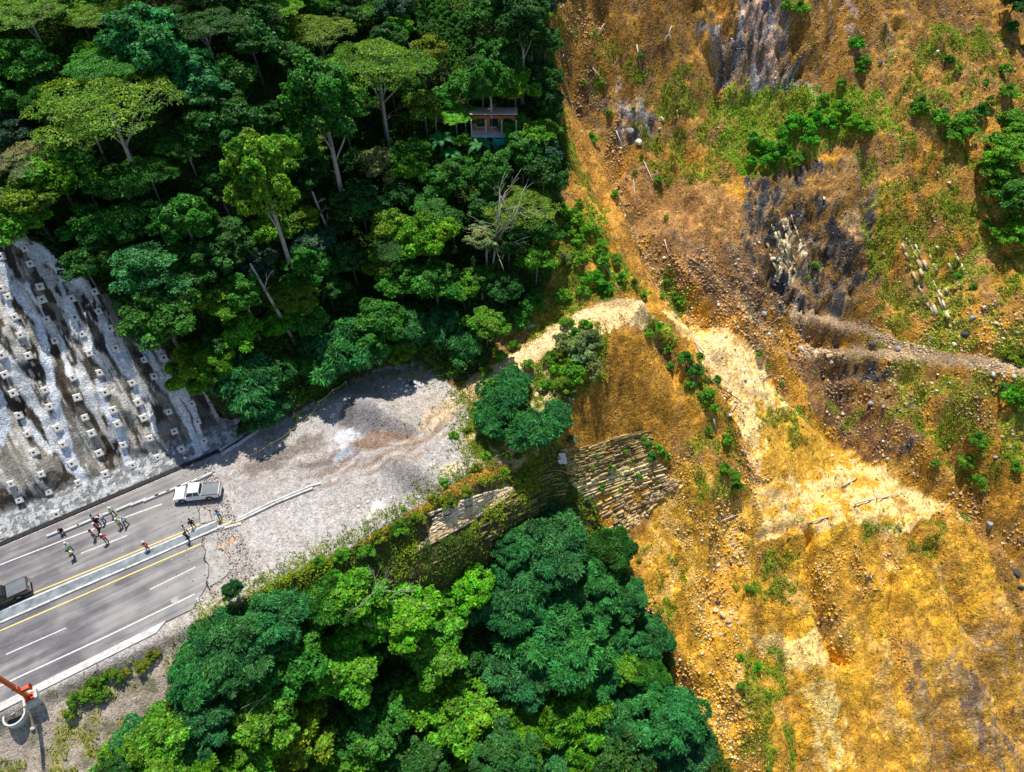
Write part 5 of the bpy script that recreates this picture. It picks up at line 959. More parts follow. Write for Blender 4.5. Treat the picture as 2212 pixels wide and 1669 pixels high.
# fill the forest
fp = wpoly(FOREST); cnt = 0
for gx_ in np.arange(-78, 20, 3.9):
    for gy_ in np.arange(44, 150, 3.9):
        x = gx_ + random.uniform(-1.9, 1.9); y = gy_ + random.uniform(-1.9, 1.9)
        if not inpoly(fp, np.array([x]), np.array([y]))[0]: continue
        z = float(hgt(x, y)); px, py = proj(x, y, z + 5)
        if px < -60 or px > 1215 or py < -60 or py > 900: continue
        if any((x - a) ** 2 + (y - b) ** 2 < (r * .62) ** 2 for a, b, r in TREES): continue
        if float(bil(dlot, X0, Y0, ST, np.array(x), np.array(y))) > (-8.5 if px > 640 else -5.5): continue
        if 930 < px < 1125 and 235 < py < 365: continue
        if 860 < px < 1020 and py < 190: continue
        if px > 1120 and py < 420 and px > 1185: continue
        dpx, dpy, ddd = proj(x, y, z)[0], proj(x, y, z)[1], 0
        k = random.choice(['broad0', 'broad1', 'broad2', 'broad3', 'broad0', 'broad2', 'tier1', 'feath1', 'umb1', 'tall2']); s_ = random.uniform(.8, 1.15) * (.6 if k.startswith('umb') else .8 if k[:4] in ('tall', 'tier', 'feat') else 1)
        if py > 700: s_ *= .75
        c = random.choice(['dk', 'dk', 'md', 'md', 'dk', 'bl', 'gr', 'ol']); col = np.array(GC[c]) * random.uniform(.8, 1.2)
        place(k, (x, y, z), s_, col, f'{LK_[c]} {SH_[k.rstrip("0123456789")]} tree', 'tree', 'trees of the hillside forest'); TREES.append((x, y, 2.5)); cnt += 1
print('fill', cnt)
# fill the valley
lp = wpoly(LOWF)
for gx_ in np.arange(-45, 30, 4.2):
    for gy_ in np.arange(2, 56, 4.2):
        x = gx_ + random.uniform(-1.5, 1.5); y = gy_ + random.uniform(-1.5, 1.5)
        if not inpoly(lp, np.array([x]), np.array([y]))[0]: continue
        z = float(hgt(x, y)); px, py = proj(x, y, z + 4)
        if py < 1130 + (1300 - px) * .15 and px > 700: continue
        if z > -5 or px > 1420 or any((x - a) ** 2 + (y - b) ** 2 < (r * .6) ** 2 for a, b, r in TREES): continue
        k = random.choice(['broad0', 'broad1', 'feath0', 'feath2', 'broad3']); c = random.choice(['dk', 'md', 'tl', 'gr']); place(k, (x, y, z), random.uniform(.7, 1.0), np.array(GC[c]), f'{LK_[c]} {SH_[k.rstrip("0123456789")]} tree', 'tree', V_); TREES.append((x, y, 2.5))
# bare branched tree limbs, leaning trunks seen in the open
def limb(P, r0, r1, m, label, cat, name='bare_tree', seg=6, kids=()):
    mb_ = MB(); n_ = len(P); mb_.tube(P, [lerp(r0, r1, i / (n_ - 1)) for i in range(n_)], seg)
    for q, a, b in kids: mb_.tube(q, [lerp(a, b, i / (len(q) - 1)) for i in range(len(q))], 5)
    return tag(mb_.build(name, m, smooth=True), label, cat)
def branchy(base_, top, r, n_, spread, seed):
    rd = random.Random(seed); K_ = []
    for i in range(n_):
        s_ = base_.lerp(top, rd.uniform(.35, .95)); d = Vector((rd.uniform(-1, 1), rd.uniform(-1, 1), rd.uniform(.1, .9))).normalized() * spread * rd.uniform(.5, 1.1); m = s_ + d * .5 + Vector((0, 0, spread * .1)); e = s_ + d; K_.append(([s_, m, e], r * .4, .02))
        for j in range(3):
            d2 = (d + Vector((rd.uniform(-1, 1), rd.uniform(-1, 1), rd.uniform(-.3, .8))) * spread * .6) * .45; q = m.lerp(e, rd.random()); K_.append(([q, q + d2 * .6 + Vector((0, 0, .1)), q + d2], r * .2, .012))
    return K_
def up_tree(pb, pt, hb, ht, r, n_, spread, label, seed, m=m_palebark):
    b = at(*pb, 0); b.z -= .4; t = at(*pt, ht) if ht else b; t = b + Vector((0, 0, 1)) if t is b else t
    return limb([b, b.lerp(t, .35) + Vector((random.uniform(-.2, .2), 0, 0)), b.lerp(t, .7), t], r, r * .45, m, label, 'bare tree', kids=branchy(b, t, r, n_, spread, seed))
def standing(px, py, H_, r, n_, spread, label, seed, lean=(0, 0), m=m_palebark):
    b = at(px, py); t = b + Vector((lean[0], lean[1], H_)); b.z -= .4
    return limb([b, b.lerp(t, .35) + Vector((.1, 0, 0)), b.lerp(t, .7), t], r, r * .4, m, label, 'bare tree', kids=branchy(b, t, r, n_, spread, seed))
standing(1060,600,13,.2,10,5,'bare grey limbed tree standing below the brick house',3,(1.5,0)); standing(1075,580,10,.16,8,6,'thin forked bare tree right of the bare limbed one',4,(3,1)); standing(640,745,13,.28,3,2,'long leaning pale trunk rising from behind the lot',5,(-2.5,.5)); standing(728,550,10,.3,3,2,'reddish bare trunk under the very tall dense tree',6,(-1.4,.3))
standing(230,355,9,.2,5,3,'forked pale trunk under the huge umbrella tree',7,(0,.5)); standing(300,400,6,.12,2,1.5,'thin white curved trunk in the dark left forest',8,(.8,0)); standing(836,330,10,.22,5,4,'dark upright trunk below the wide umbrella tree',9,(.2,0),m_bark); standing(880,1400,10,.12,14,4.5,'bare twiggy grey treetop showing through the pale green valley tree',10); standing(840,1345,10,.10,12,3.5,'second bare twiggy top among the valley trees',11); standing(640,1540,9,.10,9,3.5,'bare twigs poking from the lower left valley crowns',12)
standing(560,110,8,.15,10,4,'leafless grey tree near the top edge of the forest',13); standing(700,660,5,.06,3,1,'thin white stem standing in the lower forest',14)
# banana plants
def banana(px, py, s_, label, c=(.03, .20, .04)):
    p = at(px, py); e = empty('banana_plant', p, random.uniform(0, 6)); e.scale = (s_,) * 3; tag(e, label, 'banana plant', 'banana plants'); e['group'] = 'banana plants'
    mb_ = MB(); mb_.tube([(0, 0, -.3), (.05, 0, 1.2), (.05, .05, 2.4)], [.16, .13, .08], 7); mb_.build('stem', MATS['bark'], e)
    for k in range(8):
        a = k * .785 + random.uniform(-.2, .2); el = random.uniform(.5, 1.1); V = []; Fq = []; n_ = 7; L_ = random.uniform(1.9, 2.6)
        for i in range(n_):
            t = i / (n_ - 1); r = L_ * t * math.cos(el * .5 + t * .3); z = 2.3 + L_ * (t * math.sin(el) - t * t * .75); w2 = .30 * math.sin(math.pi * min(t * .9 + .1, 1)) ** .6
            cx_, cy_ = r * math.cos(a), r * math.sin(a); V += [(cx_ - math.sin(a) * w2, cy_ + math.cos(a) * w2, z - .08), (cx_, cy_, z), (cx_ + math.sin(a) * w2, cy_ - math.cos(a) * w2, z - .08)]
        for i in range(n_ - 1):
            for j in (0, 1): Fq.append((3 * i + j, 3 * i + j + 1, 3 * i + j + 4, 3 * i + j + 3))
        me = raw_mesh('leaf', V, Fq, np.ones((len(V), 3)) * np.random.uniform(.8, 1.2), True); o = link('leaf', me, m_leaf, e); o.color = (*c, 1)
for a in ((955,350,1.4,'leftmost banana plant, in the dark forest left of the house'), (975,365,1.0,'small drooping banana plant beside a larger one'), (1040,355,1.3,'banana plant with upright leaves straight below the house'), (1065,390,1.2,'banana plant behind the bare grey limbs'), (740,530,1.2,'banana plant beside the reddish trunk'), (840,560,1.5,'large banana plant left of the lime green tree'), (530,570,1.3,'banana plant in the dark forest above the lot left side'), (1145,1590,1.5,'banana plant among dark crowns at the bottom edge'), (935,345,.9,'pale banana plant left of the leftmost large one'), (1035,500,1.0,'banana leaves right of the lime green tree')): banana(*a)
#==NEXT==
# ---------------------------------------------------------------- boulders
def boulder_mesh(seed):
    rg = np.random.default_rng(seed); me = bpy.data.meshes.new('boulder'); import bmesh
    bm = bmesh.new(); bmesh.ops.create_icosphere(bm, subdivisions=2, radius=1.0); sc_ = rg.uniform(.65, 1.25, 3); cuts = rg.normal(size=(9, 3)); cuts /= np.linalg.norm(cuts, axis=1)[:, None]; lim = rg.uniform(.55, .85, 9)
    for v in bm.verts:
        p = np.array(v.co)
        for c_, l_ in zip(cuts, lim):
            d = p @ c_
            if d > l_: p = p - c_ * (d - l_)
        v.co = Vector(p * sc_ * rg.uniform(.96, 1.04))
    bm.to_mesh(me); bm.free(); a = me.color_attributes.new('Col', 'FLOAT_COLOR', 'POINT'); n_ = len(me.vertices); a.data.foreach_set('color', np.c_[np.repeat(rg.uniform(.8, 1.15, (n_, 1)), 3, 1), np.ones(n_)].astype(np.float32).ravel()); return me
BM = [boulder_mesh(i) for i in range(10)]
BCOL = dict(o=((.55, .36, .14), 'orange brown'), w=((.78, .74, .66), 'pale'), g=((.38, .38, .40), 'grey'), d=((.07, .07, .08), 'black'), c=((.72, .54, .28), 'tan'))
def boulder(px, py, wpx, c, label=None, flat=.75):
    p = at(px, py); dep = cp * p.y - sp * (p.z - CAMZ); r = wpx * dep / FPX / 2; me = random.choice(BM); o = link('boulder', me, m_rock); o.location = p + Vector((0, 0, r * .3)); o.scale = (r * random.uniform(.85, 1.15), r * random.uniform(.85, 1.1), r * flat)
    o.rotation_euler = (random.uniform(-.4, .4), random.uniform(-.4, .4), random.uniform(0, 6.3)); k = random.uniform(.85, 1.15); o.color = (*[v * k for v in BCOL[c][0]], 1)
    if label: tag(o, label, 'boulder', 'boulders on the landslide')
    else: where(o, f'{BCOL[c][1]} {"large" if wpx > 13 else "small"} boulder', 'boulder', 'boulders on the landslide', p)
for b in [(1728,754,13,'w','square pale block lying alone on the brown slope'), (1545,1318,16,'c',None), (1560,1330,18,'c',None), (1572,1342,15,'c',None), (1556,1350,12,'o',None), (1580,1325,11,'c',None), (1660,724,9,'w',None), (1666,640,10,'o',None), (1650,1170,8,'o',None), (1880,872,16,'g','grey boulder at the tip of the dark shale ridge'), (1908,880,12,'g',None), (1917,992,11,'g',None), (2136,1135,20,'g','big grey boulder in the channel at the right edge'), (2195,1240,16,'d',None), (2205,1270,14,'d',None),
          (2100,690,18,'g','large grey slab boulder under the right pale strata'), (2150,702,16,'c',None), (2085,725,20,'d',None), (2165,735,14,'c',None), (2125,665,10,'w',None), (1940,756,14,'g',None), (1790,770,16,'c',None), (1795,785,12,'g',None), (1882,745,12,'d',None), (2060,745,9,'w',None), (2145,810,14,'w',None), (2190,815,14,'w',None), (1850,790,12,'d',None), (1600,1195,10,'g',None), (1810,905,11,'o',None), (1820,895,8,'w',None),
          (2100,40,8,'o',None), (1900,140,12,'d',None), (2140,350,16,'o',None), (1990,620,12,'d',None), (1780,430,10,'w',None), (1715,440,9,'d',None), (1650,680,12,'g',None), (1670,560,12,'w','white boulder at the foot of the purple scree',), (1560,620,9,'o',None), (1410,690,14,'o',None), (1425,700,12,'o',None), (1380,310,16,'w','pale squarish rock in the upper gully'), (1430,260,14,'w',None), (1425,280,10,'w',None), (1360,285,16,'g',None), (1180,885,8,'w',None), (1345,1040,7,'g',None), (1375,1410,9,'w','white stone beside the lower valley trees'), (1330,1240,9,'w',None), (1620,1000,8,'c',None), (1605,890,6,'w',None),
          (790,1182,10,'w','pale round boulder at the lot edge by the cliff top')]: boulder(*b)
for i in range(150):
    L_ = [G[1], G[0], G[2], G[3], G[2], G[1]][i % 6]; k = random.random() * (len(L_) - 1); j = int(k); q = L_[j] + (L_[j + 1] - L_[j]) * (k - j); wx, wy = q[0] + random.gauss(0, 1.6), q[1] + random.gauss(0, 1.2); px, py = proj(wx, wy, float(hgt(wx, wy)))
    if 0 < px < 2212 and 0 < py < 1669: boulder(px, py, random.uniform(4.5, 9), random.choice('ococwg'))
for i in range(70):
    px, py = random.uniform(1880, 2200), random.uniform(480, 1000)
    if i > 50: px, py = random.uniform(1960, 2200), random.uniform(60, 400)
    boulder(px, py, random.uniform(4.5, 9), random.choice('oocwg'))
for i, (px, py, w_, c) in enumerate([(870,828,14,'g'), (880,835,12,'w'), (890,830,14,'d'), (900,836,12,'w'), (885,822,10,'w'), (865,820,9,'w'), (905,826,9,'g'), (775,1095,8,'w'), (795,1085,9,'w'), (810,1120,8,'g'), (850,1090,10,'w'), (870,1100,8,'w'), (880,1085,9,'g'), (845,1075,7,'w'), (905,1075,10,'w'), (500,940,9,'w'), (980,862,8,'w'), (1010,905,10,'w'), (72,1575,13,'g')]):
    p = at(px, py); boulder(px, py, w_, c, None, .6)
sl = MB(); sl.box((0, 0, .3), (1.5, .7, .14), mat_=Matrix.Rotation(.35, 3, 'Y')); p = at(905, 832); o = sl.build('concrete_slab', m_kerb, bevel=.02, loc=p); o.rotation_euler = (0, 0, -.4); tag(o, 'pale broken concrete slab leaning on the rubble pile by the trees', 'concrete slab')

# ---------------------------------------------------------------- driftwood and fallen trees
def log(P, r0, r1, label, kids=(), lift=.12, m=None):
    Q_ = [at(a, b) + Vector((0, 0, lift + r0)) for a, b in P]; K_ = []
    for kp in kids: kq = [at(a, b) + Vector((0, 0, lift + .3)) for a, b in kp]; K_.append((kq, r0 * .6, .03))
    return limb(Q_, r0, r1, m or m_dead, label, 'fallen log', 'fallen_log', kids=K_)
log([(1842,1094),(1870,1086),(1900,1081),(1953,1069)], .16, .09, 'long white branch lying across the top of the debris fan', kids=[[(1892,1083),(1887,1068),(1884,1054)]], lift=.45)
log([(1818,1052),(1842,1040),(1866,1022)], .12, .06, 'white stick lying above the long white branch'); log([(1560,1127),(1590,1115)], .1, .08, 'thin bleached stick by the ledge edge'); log([(1745,1132),(1790,1118)], .13, .1, 'short pale log at the head of the fan gully'); log([(1700,1165),(1730,1150)], .1, .06, 'short stick left of the fan gully')
log([(1495,788),(1540,830),(1600,870)], .13, .06, 'long thin brown trunk on the slab edge', m=m_bark); log([(1585,695),(1650,770)], .12, .07, 'long slim log sloping beside the upper slab edge'); log([(1608,824),(1650,820),(1665,812)], .16, .06, 'forked pale branch at the lower slab'); log([(1435,520),(1445,560)], .09, .05, 'short pale stem in the upper rubble channel')
log([(1372,450),(1368,385)], .1, .05, 'fallen sapling trunk with a green tuft'); log([(1390,350),(1410,395),(1425,405)], .09, .04, 'crooked white branch below the moss slope', kids=[[(1395,365),(1380,372)], [(1405,385),(1420,380)]]); log([(1330,285),(1350,330)], .1, .05, 'thin pole leaning in the upper gully'); log([(1375,100),(1385,160)], .12, .05, 'bare fallen trunk on the upper slide')
log([(1462,240),(1470,290)], .07, .05, 'thin white stick standing in the moss'); log([(1280,150),(1310,185)], .08, .04, 'slim pale trunk on the upper left slide'); log([(1450,60),(1440,90)], .1, .03, 'uprooted grey stump at the top of the slide', kids=[[(1445,80),(1430,95)], [(1445,80),(1452,98)]]); log([(1305,55),(1290,78)], .1, .03, 'small uprooted root tangle near the slide top', kids=[[(1300,62),(1310,80)]])
log([(1290,560),(1310,585),(1320,600)], .1, .05, 'burnt looking stick on the grassy spur'); log([(1500,740),(1520,765)], .13, .09, 'grey log in the shrubs right of the dirt track'); log([(1540,905),(1548,935)], .12, .08, 'pale log among the shrubs below the slab'); log([(1485,790),(1500,830)], .12, .08, 'weathered log among the ridge shrubs'); log([(990,1400),(1010,1330)], .1, .05, 'dead grey stem in the valley tree tops')
for i, (px, py) in enumerate([(1384,122), (1372,372), (1368,236)]): T(px, py, 10 - i, 'tuft0', 'md')

# ---------------------------------------------------------------- house and shed on the hill
m_brick = noisy('orange_brick', (.42, .12, .05), (.58, .20, .09), 6, .9, .2); m_roofp = noisy('pinkish_roof_sheet', (.62, .46, .38), (.78, .62, .52), 2, .6); m_roofw = noisy('pale_roof_sheet', (.60, .64, .68), (.82, .84, .86), 2, .5, metal=.2); m_teal = noisy('teal_netting', (.0, .38, .36), (.02, .55, .50), 3, .8); m_post = mat('painted_post', (.55, .52, .48), .8); m_gl = mat('dark_window', (.02, .022, .025), .15, 0, spec=.6)
p = at(1068, 322); hb = Vector((p.x, p.y + 1.2, p.z)); h_ = empty('brick_house', hb); tag(h_, 'two storey orange brick house with pinkish sheet roof and teal netting in the forest', 'house')
mb_ = MB(); mb_.box((0, .8, 1.0), (6.0, 3.2, 2.4)); mb_.build('lower_wall', noisy('grey_wall', (.10, .10, .10), (.2, .19, .18), 2), h_); mb_ = MB(); mb_.box((0, .6, 3.45), (6.0, 2.0, 2.1)); mb_.build('wall', m_brick, h_)
mb_ = MB(); mb_.box((0, .2, 2.3), (6.5, 4.6, .2)); mb_.build('floor_slab', m_kerb, h_)
for x in (-3.1, -1.1, 1.1, 3.1): mb_ = MB(); mb_.tube([(x, -1.9, -1.5), (x, -1.9, 4.7)], .09, 8); mb_.build('post', m_post, h_)
for x in (-1.9, 0, 1.9):
    mb_ = MB(); mb_.box((x, -.43, 3.55), (1.1, .06, 1.2)); f = mb_.build('window', m_gl, h_); mb_ = MB(); mb_.box((x, -.48, 2.93), (1.3, .1, .08)); mb_.build('sill', m_kerb, f)
mb_ = MB(); V = [(-3.3, -1.3, 5.15), (3.3, -1.3, 5.15), (3.3, 1.9, 4.5), (-3.3, 1.9, 4.5)]; mb_.add(V + [(a, b, c + .1) for a, b, c in V], [(0, 1, 2, 3), (7, 6, 5, 4), (0, 4, 5, 1), (1, 5, 6, 2), (2, 6, 7, 3), (3, 7, 4, 0)]); mb_.build('roof', m_roofp, h_)
for x0_, x1_ in ((-2.2, -1.0), (-.2, 2.2)):
    mb_ = MB(); V = []; n_ = 7
    for i in range(n_):
        t = i / (n_ - 1); V += [(lerp(x0_, x1_, t), -2.05, 2.1 - .12 * math.sin(t * math.pi)), (lerp(x0_, x1_, t), -2.3 - .1 * math.sin(t * 9), .6 + .1 * math.sin(t * 7)), (lerp(x0_, x1_, t), -2.0, 2.1 - .12 * math.sin(t * math.pi)), (lerp(x0_, x1_, t), -2.24 - .1 * math.sin(t * 9), .6 + .1 * math.sin(t * 7))]
    mb_.add(V, [f for i in range(n_ - 1) for f in ((4 * i, 4 * i + 1, 4 * i + 5, 4 * i + 4), (4 * i + 2, 4 * i + 6, 4 * i + 7, 4 * i + 3))]); mb_.build('netting', m_teal, h_)
p = at(975, 292); s_ = empty('shed', Vector((p.x, p.y + 1, p.z + .6))); tag(s_, 'long low shed with pale metal roof left of the brick house', 'shed')
for x in (-2.1, 2.1):
    for y in (-.9, 1.2): mb_ = MB(); mb_.tube([(x, y, -2.5), (x, y, 2.5)], .08, 7); mb_.build('post', m_post, s_)
mb_ = MB(); mb_.box((0, 1.1, 1.2), (4.1, .1, 2.2)); mb_.build('back_wall_board', MATS['bark'], s_)
for x0_, x1_ in ((-2.5, -.2), (0, 2.4)):
    mb_ = MB(); V = [(x0_, -.9, 2.75), (x1_, -.9, 2.75), (x1_, 1.1, 2.35), (x0_, 1.1, 2.35)]; mb_.add(V + [(a, b, c + .07) for a, b, c in V], [(0, 1, 2, 3), (7, 6, 5, 4), (0, 4, 5, 1), (1, 5, 6, 2), (2, 6, 7, 3), (3, 7, 4, 0)]); mb_.build('roof_sheet', m_roofw, s_)

# ---------------------------------------------------------------- orange gantry column, plinth, well rings
m_or = noisy('orange_paint', (.62, .07, .01), (.72, .11, .02), 2, .45, spec=.5)
x, y = road_pt(*src(118, 2790), .55); pl = MB(); pl.box((0, 0, .05), (1.25, 1.25, 1.0)); pl.box((0, 0, .58), (.95, .95, .08)); plo = pl.build('concrete_plinth', m_kerb, bevel=.02, loc=(x, y, 0)); plo.rotation_euler = (0, 0, R(31)); tag(plo, 'white square concrete plinth under the orange column', 'plinth')
g_ = empty('gantry_column', (x, y, .62), R(31)); tag(g_, 'orange steel column with bolted base plate and finned bracket at the lower left', 'steel column')
mb_ = MB(); mb_.box((0, 0, .03), (.80, .80, .06)); mb_.build('base_plate', m_or, g_, bevel=.01)
for sx, sy in ((-.3, -.3), (.3, -.3), (.3, .3), (-.3, .3)): mb_ = MB(); mb_.tube([(sx, sy, .06), (sx, sy, .16)], .035, 6); mb_.build('anchor_bolt', m_dark, g_)
mb_ = MB(); mb_.box((0, 0, 4.2), (.36, .36, 8.3), taper=.8); mb_.build('column', m_or, g_, bevel=.02)
for a in range(4): mb_ = MB(); c_, s2 = math.cos(a * math.pi / 2), math.sin(a * math.pi / 2); mb_.box((.26 * c_, .26 * s2, .22), (.2 if a % 2 == 0 else .02, .02 if a % 2 == 0 else .2, .34)); mb_.build('gusset', m_or, g_)
mb_ = MB(); mb_.box((.48, .05, 1.55), (.62, .34, .50)); mb_.box((.80, .05, 1.55), (.06, .5, .66)); [mb_.box((.86, -.17 + .11 * k, 1.55), (.1, .03, .6)) for k in range(5)]; mb_.build('bracket', m_or, g_, bevel=.01)
mb_ = MB(); mb_.box((0, 0, 2.6), (.46, .46, .06)); mb_.build('flange', m_or, g_)
def ringm(ro, ri, h, z=0, seg=32):
    V = []; F_ = []
    for k in range(seg):
        a = 2 * math.pi * k / seg; c_, s2 = math.cos(a), math.sin(a); V += [(ro * c_, ro * s2, z), (ro * c_, ro * s2, z + h), (ri * c_, ri * s2, z + h), (ri * c_, ri * s2, z)]
    for k in range(seg):
        n2 = (k + 1) % seg
        for j in range(4): F_.append((4 * k + j, 4 * n2 + j, 4 * n2 + (j + 1) % 4, 4 * k + (j + 1) % 4))
    return V, F_
def disc(r, z, seg=32): return [(r * math.cos(2 * math.pi * k / seg), r * math.sin(2 * math.pi * k / seg), z) for k in range(seg)], [tuple(range(seg))]
p = at(*src(66, 2868)); e = empty('well_ring', Vector((p.x, p.y, p.z)), 0); tag(e, 'white rimmed concrete well ring with black inside at the lower left edge', 'concrete ring')
mb_ = MB(); mb_.add(*ringm(1.0, .84, .75, -.25)); mb_.build('ring', m_kerb, e, bevel=.02); mb_ = MB(); mb_.add(*disc(.86, -.05)); mb_.build('dark_water', mat('black_water', (.004, .005, .006), .2), e)
e = empty('well_cover', Vector((p.x - .62, p.y + .75, p.z + .42)), .3); e.rotation_euler = (.25, -.2, .3); tag(e, 'tilted round concrete cover with rubble block leaning on the well ring', 'well cover')
mb_ = MB(); mb_.add(*ringm(.78, .66, .16)); mb_.build('rim', m_kerb, e, bevel=.015); mb_ = MB(); mb_.add(*disc(.68, .06)); mb_.add(*disc(.68, .02)); mb_.build('plate', noisy('dark_plate', (.06, .06, .07), (.16, .16, .17), 3), e); mb_ = MB(); mb_.box((-.05, 0, .2), (.5, .34, .26), .4, taper=.8); mb_.build('block', m_slab, e)

# ---------------------------------------------------------------- stakes, tape, tarp, litter
m_tape = mat('yellow_tape', (.75, .62, .04), .6); m_stake = mat('pale_stake', (.7, .66, .55), .8); m_tarp = noisy('white_tarp', (.62, .62, .62), (.85, .85, .85), 4, .6, .3)
def fence_tape(P, labT, nm):
    Q_ = []
    for i, (a, b) in enumerate(P):
        q = at(a, b); st_ = MB(); st_.tube([(0, 0, -.2), (random.uniform(-.08, .08), 0, 1.0)], .04, 6); o = st_.build('stake', m_stake, loc=q); Q_.append(q + Vector((0, 0, .85))); tag(o, None, 'stake', 'stakes holding the yellow tape'); where(o, 'thin pale stake holding yellow tape', 'stake', 'stakes holding the yellow tape', q)
    mb_ = MB(); V = []; out = []
    for a, b in zip(Q_[:-1], Q_[1:]):
        for k in range(6): t = k / 6; out.append(a.lerp(b, t) - Vector((0, 0, .30 * math.sin(t * math.pi))))
    out.append(Q_[-1]); F_ = []
    for i, q in enumerate(out): V += [q + Vector((0, 0, .055)), q - Vector((0, 0, .055)), q + Vector((.01, .012, -.055)), q + Vector((.01, .012, .055))]
    for i in range(len(out) - 1):
        for j in range(4): F_.append((4 * i + j, 4 * i + (j + 1) % 4, 4 * (i + 1) + (j + 1) % 4, 4 * (i + 1) + j))
    mb_.add(V, F_); tag(mb_.build(nm, m_tape), labT, 'tape')
def c6(L): return [src(1000 + a * .599, 1200 + b * .599) for a, b in L]
fence_tape(c6([(0,1070),(150,985),(280,900),(410,800),(465,710),(560,630),(645,575)]), 'sagging yellow tape along the forest edge of the lot', 'warning_tape'); fence_tape(c6([(1290,1210),(1420,1160),(1540,1120),(1650,1070),(1760,1010)]), 'yellow tape strung above the layered rock cliff', 'warning_tape'); fence_tape(c6([(480,1690),(560,1640),(660,1570)]), 'short yellow tape above the valley trees at the lot edge', 'warning_tape')
mb_ = MB(); a = at(878/1, 1128) if False else None
Q_ = [at(*src(q, r_)) for q, r_ in ((868,2086),(905,2094),(940,2092),(975,2078))]; mb_.tube([q + Vector((0, 0, .12 + .1 * (i % 2))) for i, q in enumerate(Q_)], .045, 5); mb_.tube([q + Vector((.2, -.25, .1)) for q in Q_], .04, 5); tag(mb_.build('fallen_tape', m_tape), 'heap of fallen yellow tape past the median end', 'tape')
mb_ = MB(); q = at(1213, 985); V = []; n_ = 6
for i in range(n_):
    for j in range(5): V.append(((i - 2.5) * .16 * (1 + j * .22), -j * .12 + .10 * ((i + j) % 2), -j * .42))
    for j in range(5): V.append(((i - 2.5) * .16 * (1 + j * .22), -j * .12 + .10 * ((i + j) % 2) + .03, -j * .42))
mb_.add(V, [f for i in range(n_ - 1) for j in range(4) for f in ((10 * i + j, 10 * i + j + 1, 10 * i + 11 + j, 10 * i + 10 + j), (10 * i + 5 + j, 10 * i + 15 + j, 10 * i + 16 + j, 10 * i + 6 + j))]); tag(mb_.build('plastic_sheet', m_tarp, loc=q + Vector((0, -.4, 1.0))), 'white crumpled plastic sheet hanging from the cliff top', 'plastic sheet')
q = at(1395, 1329); mb_ = MB(); mb_.tube([(0, 0, .1), (.5, .1, .12), (.62, .12, .12), (.75, .15, .12)], [.14, .14, .06, .05], 8); tag(mb_.build('plastic_drum', m_teal, loc=q), 'small teal plastic bottle lying in the stones below the valley trees', 'plastic bottle')
q = at(700, 770)
for i, (a, b, lab) in enumerate([(1215,862,'white scrap of sheet lying beside the dirt track')]): pass
mb_ = MB(); mb_.box((0, 0, .06), (.9, .5, .06), .4); tag(mb_.build('sheet_scrap', m_tarp, loc=at(1147, 705)), 'white scrap lying on the verge of the dirt track', 'scrap')

# ---------------------------------------------------------------- pickups
m_wp = mat('white_car_paint', (.82, .82, .82), .25, 0, spec=.6); m_bp = mat('black_car_paint', (.012, .013, .015), .22, 0, spec=.7); m_glass = mat('car_glass', (.015, .018, .02), .06, 0, spec=.8); m_tyre = mat('tyre_rubber', (.02, .02, .02), .85); m_rim = mat('alloy_rim', (.55, .55, .57), .35, .8); m_cov2 = noisy('bed_cover_vinyl', (.10, .115, .13), (.16, .18, .20), .8, .35, spec=.5); m_red = mat('tail_red', (.5, .02, .02), .3); m_lamp = mat('headlamp', (.75, .78, .8), .1, spec=.8); m_chr = mat('bumper_metal', (.25, .26, .28), .3, .8)
def extrude_profile(P, w0, w1=None):
    n_ = len(P); V = [(x, -w0, z) for x, z in P] + [(x, w0, z) for x, z in P]
    return V, [tuple(range(n_))[::-1], tuple(range(n_, 2 * n_))] + [(i, (i + 1) % n_, n_ + (i + 1) % n_, n_ + i) for i in range(n_)]
